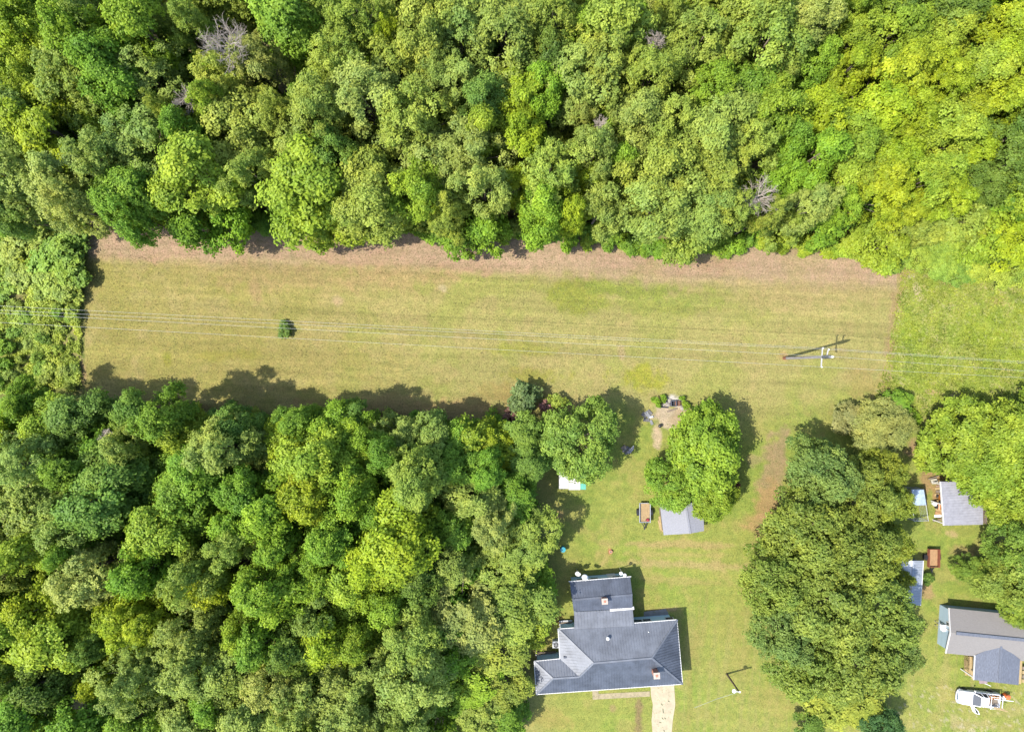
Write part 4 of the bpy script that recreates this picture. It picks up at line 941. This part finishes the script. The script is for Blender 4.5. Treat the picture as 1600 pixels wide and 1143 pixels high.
# small orange tractor
q = P(1467, 784, 0); ORANGE = mat('orange_paint', A(238, 150, 60), .5, var=.14, scale=4)
e = thing('garden_tractor', q, 'small orange garden tractor parked beside the white-posted barn', 'tractor', rz=R(88))
def ring(x, hw, z0, z1): return [Vector((x, -hw, z0)), Vector((x, hw, z0)), Vector((x, hw, z1 - .08)), Vector((x, hw * .7, z1)), Vector((x, -hw * .7, z1)), Vector((x, -hw, z1 - .08))]
MB().loft([ring(.25, .3, .35, .95), ring(.9, .26, .35, .9), ring(1.0, .2, .4, .8)]).build('hood', ORANGE, e, local=True)
MB().loft([ring(-.75, .42, .35, .72), ring(-.1, .42, .35, .72)]).build('fender', ORANGE, e, local=True)
MB().box((0.08, 0, .45), (.4, .5, .2)).build('footplate', BLACK, e, local=True)
MB().box((-.42, 0, .82), (.42, .44, .14)).build('seat', BLACK, e, local=True, bevel=.04); MB().box((-.62, 0, 1.0), (.1, .44, .34)).build('seat_back', BLACK, e, local=True, bevel=.03)
MB().tube([(.3, 0, .9), (.1, 0, 1.15)], .025, 6).build('steering_column', BLACK, e, local=True); MB().lathe((.08, 0, 1.14), [(.17, 0), (.18, .02), (.17, .04)], 14).build('steering_wheel', BLACK, e, local=True)
def wheel(parent, x, y, r, w, rimm=WHITE):
    n = 18; mk = lambda rr, yy: [Vector((x + rr * math.cos(2 * math.pi * k / n), yy, r + rr * math.sin(2 * math.pi * k / n))) for k in range(n)]
    t = MB().loft([mk(r * .62, y - w / 2), mk(r * .94, y - w / 2), mk(r, y - w / 4), mk(r, y + w / 4), mk(r * .94, y + w / 2), mk(r * .62, y + w / 2)]).build('wheel', RUBBER, parent, local=True)
    MB().loft([mk(r * .6, y - w * .42), mk(r * .6, y + w * .42)]).build('rim', rimm, t, local=True)
for s in (-1, 1): wheel(e, -.42, s * .46, .3, .22, ORANGE); wheel(e, .75, s * .36, .2, .16, ORANGE)
q = P(1459, 786, .2); e = thing('bucket', (q.x, q.y, 0), 'round white bucket standing beside the orange tractor', 'bucket')
MB().lathe((q.x, q.y, 0), [(.2, 0), (.26, .42), (.28, .43), (.27, .47)], 18).build('pail', WHITE, e); MB().lathe((q.x, q.y, .47), [(.26, 0), (.24, .03)], 18).build('lid', WHITE, e)
MB().tube([(q.x - .27, q.y, .4), (q.x, q.y - .3, .3), (q.x + .27, q.y, .4)], .012, 5).build('handle', GALV, e)

# ---- utility trailers
def trailer(px, py, L_, W_, rz, label, sidem, deckm, wheels=True, tongue=1.0, side_h=.3):
    q = P(px, py, 0); e = thing('utility_trailer', q, label, 'trailer', rz=rz)
    n_ = 8
    for k in range(n_): MB().box((-W_ / 2 + (k + .5) * W_ / n_, 0, .55), (W_ / n_ - .015, L_, .05)).build('deck_board', deckm, e, local=True)
    for s in (-1, 1): MB().box((s * (W_ / 2 + .04), 0, .55 + side_h / 2), (.06, L_ + .12, side_h)).build('side_rail', sidem, e, local=True)
    for s in (-1, 1): MB().box((0, s * (L_ / 2 + .03), .55 + side_h / 2 - .05), (W_, .05, side_h - .1)).build('end_rail', sidem, e, local=True)
    for s in (-1, 1):
        MB().beam((s * W_ * .3, -L_ / 2 - .05, .45), (0, -L_ / 2 - tongue, .42), .08, .08).build('tongue', BLACK, e, local=True)
    MB().box((0, -L_ / 2 - tongue - .08, .45), (.14, .24, .12)).build('hitch', BLACK, e, local=True)
    MB().box((0, 0, .38), (W_ + .1, .12, .12)).build('axle', BLACK, e, local=True)
    for s in (-1, 1):
        n = 16; x = s * (W_ / 2 + .2)
        mk = lambda rr, xx: [Vector((xx, rr * math.cos(2 * math.pi * k / n), .32 + rr * math.sin(2 * math.pi * k / n))) for k in range(n)]
        t = MB().loft([mk(.2, x - .1), mk(.32, x - .1), mk(.32, x + .1), mk(.2, x + .1)]).build('wheel', RUBBER, e, local=True); MB().loft([mk(.19, x - .08), mk(.19, x + .08)]).build('rim', GALV, t, local=True)
        pts_ = [(.42 * math.cos(a), .32 + .42 * math.sin(a)) for a in (.1, .8, 1.57, 2.34, 3.04)]
        MB().loft([[Vector((x - .14, a, b)) for a, b in pts_], [Vector((x + .14, a, b)) for a, b in pts_]], caps=False, closed=False).build('mudguard', BLACK, e, local=True)
    return e
trailer(1005.8, 798.5, 2.15, 1.15, R(0), 'small utility trailer with pale plank deck parked near the grey shed', GALV, mat('trailer_plank', A(226, 190, 134), .8, var=.2, scale=4), tongue=.75)
q = P(1011.5, 811.3, .6); e = thing('gas_can', (q.x, q.y, .58), 'small red fuel can on the corner of the plank-decked trailer', 'fuel can')
REDP = mat('red_plastic', (.20, .015, .03), .5); MB().box((q.x, q.y, .74), (.34, .26, .3)).build('can_body', REDP, e, bevel=.05); MB().tube([(q.x - .1, q.y, .88), (q.x - .3, q.y + .04, 1.0)], .03, 6).build('spout', BLACK, e); MB().tube([(q.x - .08, q.y, .92), (q.x, q.y, .98), (q.x + .12, q.y, .92)], .025, 6).build('handle', REDP, e)
trailer(1452.6, 868.5, 2.0, 1.12, R(-1), 'red-brown wooden-sided trailer with tan deck beside the long shed', mat('redbrown_wood', A(178, 104, 72), .8, var=.25, scale=4), mat('tan_plank', A(226, 178, 124), .8, var=.2, scale=4), tongue=.6, side_h=.45)

# ---- lumber leaning at the grey shed, scrap under the round tree, burn pile
boards('lumber_stack', 'yellow boards lying along the side of the grey shed', [(1029.5, 806, 1033, 828, .16, .1), (1031, 805, 1034.5, 829, .14, .22), (1028, 812, 1031.5, 826, .12, .08)], [WOODN, mat('yellow_board', A(238, 206, 130), .8)])
SCR = mat('grey_scrap', (.06, .056, .052), .7, 0, var=.4, scale=3)
boards('scrap_pile', 'pile of grey scrap boards with white ends at the shade edge of the round tree', [(973, 706, 981, 697, .3, .1), (977, 709, 985, 699, .3, .12), (981, 708, 989, 698, .25, .14), (983, 703, 990, 696, .14, .2), (984, 707, 989, 700, .12, .24), (971, 701, 977, 696, .35, .1)], [SCR, SCR, mat('lilac_scrap', (.11, .105, .12), .6), mat('grey_board', (.2, .2, .2), .7), mat('grey_board', (0, 0, 0)), WOODB], cat='scrap')
boards('scrap_pile', 'grey scrap heap in the shade beside the sandy patch', [(1003, 645, 1010, 650, .5, .12), (1008, 643, 1015, 652, .4, .16), (1012, 640, 1018, 647, .3, .12), (1014, 652, 1020, 650, .25, .2), (1005, 655, 1014, 656, .4, .1), (1016, 656, 1019, 663, .3, .1)], [SCR, mat('pale_blue_scrap', (.10, .10, .10), .6), SCR, mat('grey_board', (0, 0, 0))], cat='scrap')
boards('plank', 'long weathered plank on the sandy patch', [(1042.5, 643, 1058, 637.5, .22, .05)], WOODB)
boards('plank', 'short dark charred plank beside the burn pile', [(1031, 635.5, 1044, 636, .18, .06)], BLACK)
q = P(1052, 630, .3); e = thing('metal_bin', (q.x, q.y, 0), 'dark open metal box standing in white ash of the burn pile', 'bin')
for dx, dy, w, d in ((-.3, 0, .04, .6), (.3, 0, .04, .6), (0, -.3, .64, .04), (0, .3, .64, .04)): MB().box((q.x + dx, q.y + dy, .35), (w, d, .7)).build('panel', mat('slate_metal', (.07, .075, .10), .5, .3), e)
MB().box((q.x, q.y, .25), (.58, .58, .06)).build('base', BLACK, e)
q = P(1058.5, 630, .3); e = thing('crate', (q.x, q.y, 0), 'brown slatted crate beside the dark metal box', 'crate')
for k in range(4): MB().box((q.x - .24 + k * .16, q.y, .4), (.12, .6, .04)).build('slat', mat('brown_wood', A(168, 118, 92), .8), e)
for dy in (-.28, .28): MB().box((q.x, q.y + dy, .19), (.6, .04, .36)).build('side', mat('brown_wood', (0, 0, 0)), e)
for k, (x, y, s) in enumerate(((1040, 629, .3), (1044, 632, .25), (1037, 632, .2), (1047, 626, .28), (1066, 638, .25), (1070, 639, .2), (1063, 634, .2))):
    q = P(x, y); g_ = random.Random(k); mb = MB(); rings = []
    for z, rr in ((0, .9), (.4, 1), (.8, .5)): rings.append([Vector((q.x, q.y, 0)) + Vector((math.cos(a * 1.047) * s * rr * g_.uniform(.8, 1.2), math.sin(a * 1.047) * s * rr * g_.uniform(.8, 1.2), z * s)) for a in range(6)])
    mb.loft(rings); o = mb.build('rubble_stone', mat('ash_stone', A(214, 204, 190), .9, var=.3, scale=5)); tag(o, 'pale rubble stone around the burn pile', 'stone', 'rubble stones around the burn pile')
q = P(1030.3, 664.8, .2); e = thing('kettle_grill', (q.x, q.y, 0), 'small black round grill on the sandy patch', 'grill')
MB().lathe((q.x, q.y, .3), [(.05, 0), (.18, .08), (.21, .2), (.18, .3), (.03, .36)], 14).build('bowl', BLACK, e, smooth=True)
for k in range(3): MB().tube([(q.x + .1 * math.cos(k * 2.1), q.y + .1 * math.sin(k * 2.1), .36), (q.x + .2 * math.cos(k * 2.1), q.y + .2 * math.sin(k * 2.1), 0)], .015, 5).build('leg', GALV, e)
q = P(879.5, 857.5, .6); e = thing('barrel', (q.x, q.y, 0), 'round teal plastic barrel in the shade of the lawn-side trees', 'barrel')
TEAL = mat('teal_plastic', (.02, .17, .20), .45); MB().lathe((q.x, q.y, 0), [(.26, 0), (.29, .1), (.27, .3), (.3, .35), (.27, .4), (.3, .75), (.28, .82)], 18).build('drum', TEAL, e, smooth=True); MB().lathe((q.x, q.y, .82), [(.31, 0), (.31, .03), (.1, .05)], 18).build('lid', TEAL, e)
q = P(954, 861, .1); e = thing('flower_pot', (q.x, q.y, 0), 'small terracotta pot alone on the lawn behind the house', 'pot')
MB().lathe((q.x, q.y, 0), [(.12, 0), (.17, .24), (.2, .25), (.2, .31)], 14).build('pot', mat('terracotta', (.30, .13, .075), .8), e); MB().lathe((q.x, q.y, .3), [(.17, 0), (.1, .02)], 14).build('soil', BARK, e)

# ---- security light pole on the lawn
q = P(1135.3, 1052, 0); e = thing('yard_light', q, 'slim brown pole with white yard lamp standing on the front lawn', 'lamp post')
MB().tube([(0, 0, -.2), (0, 0, 4.45)], [.12, .085], 10).build('pole', mat('brown_pole', (.06, .04, .028), .8, var=.3, scale=4), e, local=True)
lm = P(1147.5, 1079.3, 4.4) - q; pt = Vector((0, 0, 4.4)); lm.z = 4.4
MB().tube([pt, lm], .035, 6).build('lamp_arm', WHITE, e, local=True)
MB().lathe(lm - Vector((0, 0, .22)), [(.1, 0), (.22, .1), (.22, .18), (.08, .28)], 14).build('lamp_head', WHITE, e, local=True)
MB().box(pt + Vector((.05, 0, .02)), (.2, .16, .14)).build('bracket', WHITE, e, local=True)
a = q + pt; b = P(1085, 1105, 3.4)
o = MB().tube([a, a.lerp(b, .5) - Vector((0, 0, .15)), b], .012, 5).build('service_cable', GALV); tag(o, 'thin service cable running from the yard lamp towards the house', 'cable')

# ---- power line
POLEW = mat('grey_pole_wood', (.15, .14, .135), .85, var=.25, scale=5, stretch=(1, 1, .15)); q = P(1225, 559.3, 0)
e = thing('utility_pole', q, 'tall grey utility pole with pale crossarm and dark sleeve standing in the field', 'utility pole')
MB().tube([(0, 0, -.3), (0, 0, .9)], [.19, .175], 12).build('pole_butt', mat('red_brown_pole', (.13, .05, .03), .85, var=.3, scale=5), e, local=True)
MB().tube([(0, 0, .85), (0, 0, 12)], [.172, .115], 12).build('pole', POLEW, e, local=True)
MB().tube([(0, 0, 12.003), (0, 0, 12.12)], [.12, .10], 12).build('pole_top', WHITE, e, local=True)
ARM = mat('pale_crossarm', (.24, .235, .225), .7, var=.15)
h1 = 9.75; xa, xb = P(1285, 543.5, h1) - q, P(1283, 573, h1) - q; xa.z = xb.z = h1
off = Vector((.2, 0, 0)); MB().beam(xa + off * 0, xb, .1, .11).build('crossarm', ARM, e, local=True)
h2 = 10.9; ya = P(1294, 546, h2) - q; ya.z = h2; MB().beam((0, 0, h2 - .05), ya, .1, .1).build('side_arm', ARM, e, local=True)
ins = []
for p in (xa, xb, ya, Vector((0, 0, 12.1))):
    MB().lathe(p + Vector((0, 0, .06)), [(.035, 0), (.08, .05), (.05, .1), (.08, .15), (.03, .22)], 10).build('insulator', WHITE, e, local=True); ins.append(q + p + Vector((0, 0, .27)))
MB().tube([(0, 0, 10.1), (0, 0, 11.6)], [.19, .185], 12).build('dark_sleeve', mat('dark_grey_paint', (.05, .055, .06), .6), e, local=True)
MB().box((.16, -.05, 11.0), (.16, .2, .5)).build('fuse_box', mat('dark_grey_paint', (0, 0, 0)), e, local=True)
WIRE = mat('bright_wire', (.30, .30, .28), .4, .3, var=.1)
ends = [((-420, 455.5), (2100, 597.5)), ((-420, 480.5), (2100, 616)), ((-420, 463.5), (2100, 600.5)), ((-420, 466.5), (2100, 615.5)), ((-420, 457), (2100, 599))]
lab = ['power line carried on the far end of the pole crossarm', 'power line carried on the near end of the pole crossarm', 'power line carried on the short side arm of the pole', 'power line carried on the very top of the pole', 'second power line beside the crossarm far end']
for i, (p, (l, r)) in enumerate(zip(ins, ends)):
    hh = p.z; pl = P(*l, hh); pr = P(*r, hh); pts_ = []
    for t in np.linspace(0, 1, 15): a = pl.lerp(p, t); a.z -= 1.1 * 4 * t * (1 - t); pts_.append(a)
    for t in np.linspace(0, 1, 9)[1:]: a = p.lerp(pr, t); a.z -= .6 * 4 * t * (1 - t); pts_.append(a)
    o = MB().tube(pts_, .0095, 5).build('power_line', WIRE); tag(o, lab[i], 'power line')

# ---- white pickup
q = P(1525, 1087.5, .0); TL = 5.1
truck = thing('pickup_truck', P(1522.5, 1086, 0), 'white pickup truck with ladder rack and its driver door open', 'pickup truck', rz=R(180 - 5.5))
PAINT = mat('white_car_paint', (.5, .5, .51), .25, var=.03, spec=.6)
truck.scale = (.93, .93, .95)
# local axes: +x forward, +y left (driver side)
def sec(x, hw, zb, zt, sh): return [Vector((x, -hw, zb)), Vector((x, hw, zb)), Vector((x, hw + .02, (zb + zt) / 2)), Vector((x, hw * .96, zt - sh)), Vector((x, hw * .84, zt)), Vector((x, -hw * .84, zt)), Vector((x, -hw * .96, zt - sh)), Vector((x, -hw - .02, (zb + zt) / 2))]
MB().loft([sec(2.56, .48, .48, .82, .1), sec(2.5, .66, .44, .9, .09), sec(2.36, .78, .4, .97, .08), sec(2.05, .85, .38, 1.02, .07), sec(1.3, .86, .38, 1.07, .06), sec(.95, .87, .38, 1.09, .05)]).build('hood', PAINT, truck, local=True, smooth=False)
MB().loft([sec(.948, .87, .38, 1.05, .05), sec(-.75, .87, .38, 1.03, .05)]).build('cab_body', PAINT, truck, local=True)
def cabring(x, hw, z): return [Vector((x, -hw, z)), Vector((x, hw, z))]
roof = [Vector(p) for p in ((.28, -.58, 1.66), (.28, .58, 1.66), (-.62, .58, 1.68), (-.62, -.58, 1.68))]
low = [Vector(p) for p in ((.98, -.78, 1.06), (.98, .78, 1.06), (-.74, .80, 1.06), (-.74, -.80, 1.06))]
MB().loft([[p + Vector((0, 0, -.03)) for p in low], [p + Vector((0, 0, -.02)) for p in roof]]).build('greenhouse', GLASS, truck, local=True)
MB().slab(roof, .05).build('cab_roof', PAINT, truck, local=True, bevel=.04)
for a, b in zip(low, roof): MB().beam(a, b, .09, .07).build('pillar', PAINT, truck, local=True)
for s in (-1, 1): MB().beam((.0, s * .80, 1.07), (-.06, s * .595, 1.66), .07, .06).build('pillar', PAINT, truck, local=True)
MB().slab([Vector((-.70, -.60, 1.665)), Vector((-.70, .60, 1.665)), Vector((-.84, .66, 1.1)), Vector((-.84, -.66, 1.1))], .03).build('rear_panel', PAINT, truck, local=True)
# bed
MB().box((-1.66, 0, .62), (1.72, 1.5, .06)).build('bed_floor', mat('bed_liner', (.14, .13, .12), .8), truck, local=True)
for s in (-1, 1): MB().loft([sec(-.78, .07, .38, 1.03, .02), sec(-2.5, .07, .4, 1.03, .02)]).build('bed_side', PAINT, truck, local=True).location.y = s * .79
MB().box((-.82, 0, .8), (.06, 1.46, .44)).build('bed_front', PAINT, truck, local=True); MB().box((-2.5, 0, .8), (.07, 1.46, .44)).build('tailgate', PAINT, truck, local=True)
MB().tube([(2.25, -.86, .5), (2.5, -.72, .5), (2.62, -.4, .5), (2.64, 0, .5), (2.62, .4, .5), (2.5, .72, .5), (2.25, .86, .5)], .1, 8).build('front_bumper', GALV, truck, local=True); MB().box((-2.6, 0, .5), (.14, 1.55, .16)).build('rear_bumper', GALV, truck, local=True, bevel=.03)
MB().box((2.56, 0, .70), (.05, .8, .18)).build('grille', mat('blue_grey_grille', (.08, .12, .17), .4), truck, local=True)
for s in (-1, 1):
    MB().box((2.48, s * .6, .76), (.12, .24, .16)).build('headlight', mat('lamp_glass', (.3, .36, .42), .1), truck, local=True); MB().box((-2.52, s * .79, .8), (.05, .12, .3)).build('tail_light', REDP, truck, local=True)
    wheel(truck, 1.65, s * .8, .34, .22, GALV); wheel(truck, -1.62, s * .8, .34, .22, GALV)
    MB().box((.78, s * 1.0, 1.12), (.1, .2, .16)).build('mirror', WHITE, truck, local=True)
# open driver door
hx = Vector((.86, .88, 0)); ang = R(62); dd = Vector((-math.cos(ang), math.sin(ang), 0)); nn = Vector((-dd.y, dd.x, 0))
dpts = [hx + dd * 0, hx + dd * 1.05]
door = MB().loft([[hx + Vector((0, 0, .45)), hx + dd * 1.05 + Vector((0, 0, .45)), hx + dd * 1.05 + Vector((0, 0, 1.06)), hx + Vector((0, 0, 1.06))], [p + nn * .11 for p in [hx + Vector((0, 0, .45)), hx + dd * 1.05 + Vector((0, 0, .45)), hx + dd * 1.05 + Vector((0, 0, 1.06)), hx + Vector((0, 0, 1.06))]]]).build('door', PAINT, truck, local=True)
wf = [hx + dd * .1 + Vector((0, 0, 1.06)), hx + dd * 1.03 + Vector((0, 0, 1.06)), hx + dd * .98 + Vector((0, 0, 1.6)), hx + dd * .5 + Vector((0, 0, 1.6))]
lean = -nn * 0
for i in range(4):
    a = wf[i].copy(); b = wf[(i + 1) % 4].copy()
    for w_ in (a, b):
        if w_.z > 1.3: w_ -= Vector((0, .14, 0))
    MB().beam(a + nn * .06, b + nn * .06, .06, .06).build('window_frame', PAINT, door, local=True)
wg = [p - (Vector((0, .14, 0)) if p.z > 1.3 else Vector((0, 0, 0))) + nn * .055 for p in wf]
MB().loft([wg, [p + nn * .01 for p in wg]]).build('window_glass', GLASS, door, local=True)
# rack and load
for x in (-.95, -2.35):
    for s in (-1, 1): MB().tube([(x, s * .76, 1.0), (x, s * .72, 1.62)], .035, 8).build('rack_post', WHITE, truck, local=True)
    MB().tube([(x, -.8, 1.64), (x, .8, 1.64)], .04, 8).build('rack_bar', WHITE, truck, local=True)
for s in (-1, 1): MB().tube([(-.9, s * .72, 1.62), (-2.4, s * .72, 1.62)], .03, 8).build('rack_rail', WHITE, truck, local=True)
def on_truck(name, label, cat, build):
    e = thing(name, truck.location, label, cat, rz=truck.rotation_euler.z); build(e); e.scale = truck.scale
on_truck('pipe', 'long white pipe sticking out over the tailgate on the pickup rack', 'pipe', lambda e: (MB().tube([(-1.2, -.55, 1.73), (-3.5, -.5, 1.73)], .045, 8).build('tube', WHITE, e, local=True), MB().tube([(-3.5, -.5, 1.73), (-3.56, -.5, 1.73)], .055, 8).build('end_collar', WHITE, e, local=True)))
on_truck('lumber_board', 'pale board sticking out past the driver side of the pickup bed', 'board', lambda e: (MB().beam((-1.3, .6, 1.71), (-3.05, .84, 1.69), .12, .05).build('board', WOODN, e, local=True), MB().beam((-1.3, .48, 1.71), (-2.6, .62, 1.7), .1, .05).build('board', WOODN, e, local=True)))
def bedload(e):
    for k, (x, y, w, l) in enumerate(((-1.3, .3, .5, .4), (-1.35, -.3, .55, .45), (-1.9, .1, .6, .6), (-2.15, -.45, .4, .35), (-1.7, -.5, .3, .3))):
        MB().box((x, y, .80 + .04 * k), (w, l, .28), rz=.2 * k).build('box', [mat('cardboard', A(216, 160, 100), .8), mat('orange_crate', A(236, 160, 90), .7), WOODB][k % 3], e, local=True)
on_truck('cargo', 'orange and brown boxes loaded in the open pickup bed', 'boxes', bedload)
q = P(1572.5, 1086.5, .4); e = thing('orange_cooler', (q.x, q.y, 0), 'bright orange water cooler standing behind the pickup tailgate', 'cooler')
OR2 = mat('bright_orange', (.34, .075, .02), .5); MB().lathe((q.x, q.y, 0), [(.24, 0), (.27, .1), (.27, .6), (.25, .66)], 18).build('tank', OR2, e, smooth=True); MB().lathe((q.x, q.y, .66), [(.28, 0), (.28, .07), (.1, .1)], 18).build('lid', OR2, e); MB().box((q.x + .28, q.y, .15), (.08, .06, .06)).build('spigot', WHITE, e)
q = P(1568.5, 1089, .3); e = thing('tool_box', (q.x, q.y, 0), 'dark tool box with pale top behind the pickup tailgate', 'tool box')
MB().box((q.x, q.y, .18), (.45, .6, .36), rz=-.1).build('case', BLACK, e, bevel=.03); MB().box((q.x, q.y, .38), (.36, .4, .05), rz=-.1).build('tray', WHITE, e); MB().tube([(q.x, q.y - .15, .4), (q.x, q.y, .5), (q.x, q.y + .15, .4)], .02, 6).build('handle', GALV, e)

for k, (x0, y0, x1, y1) in enumerate(((1033, 1098, 1035, 1101), (1035.5, 1106, 1036.5, 1113), (1034, 1120, 1035.5, 1122), (1038, 1120, 1040, 1122), (1030, 1127, 1033, 1128), (1037, 1139, 1038, 1142), (1044, 1094, 1046, 1095))):
    a, b = P(x0, y0), P(x1, y1); a.z = b.z = .048
    MB().beam(a, b, .09, .02).build('weed_crack', mat('crack_weed', (.05, .06, .03), .95), bpy.data.objects['driveway'])
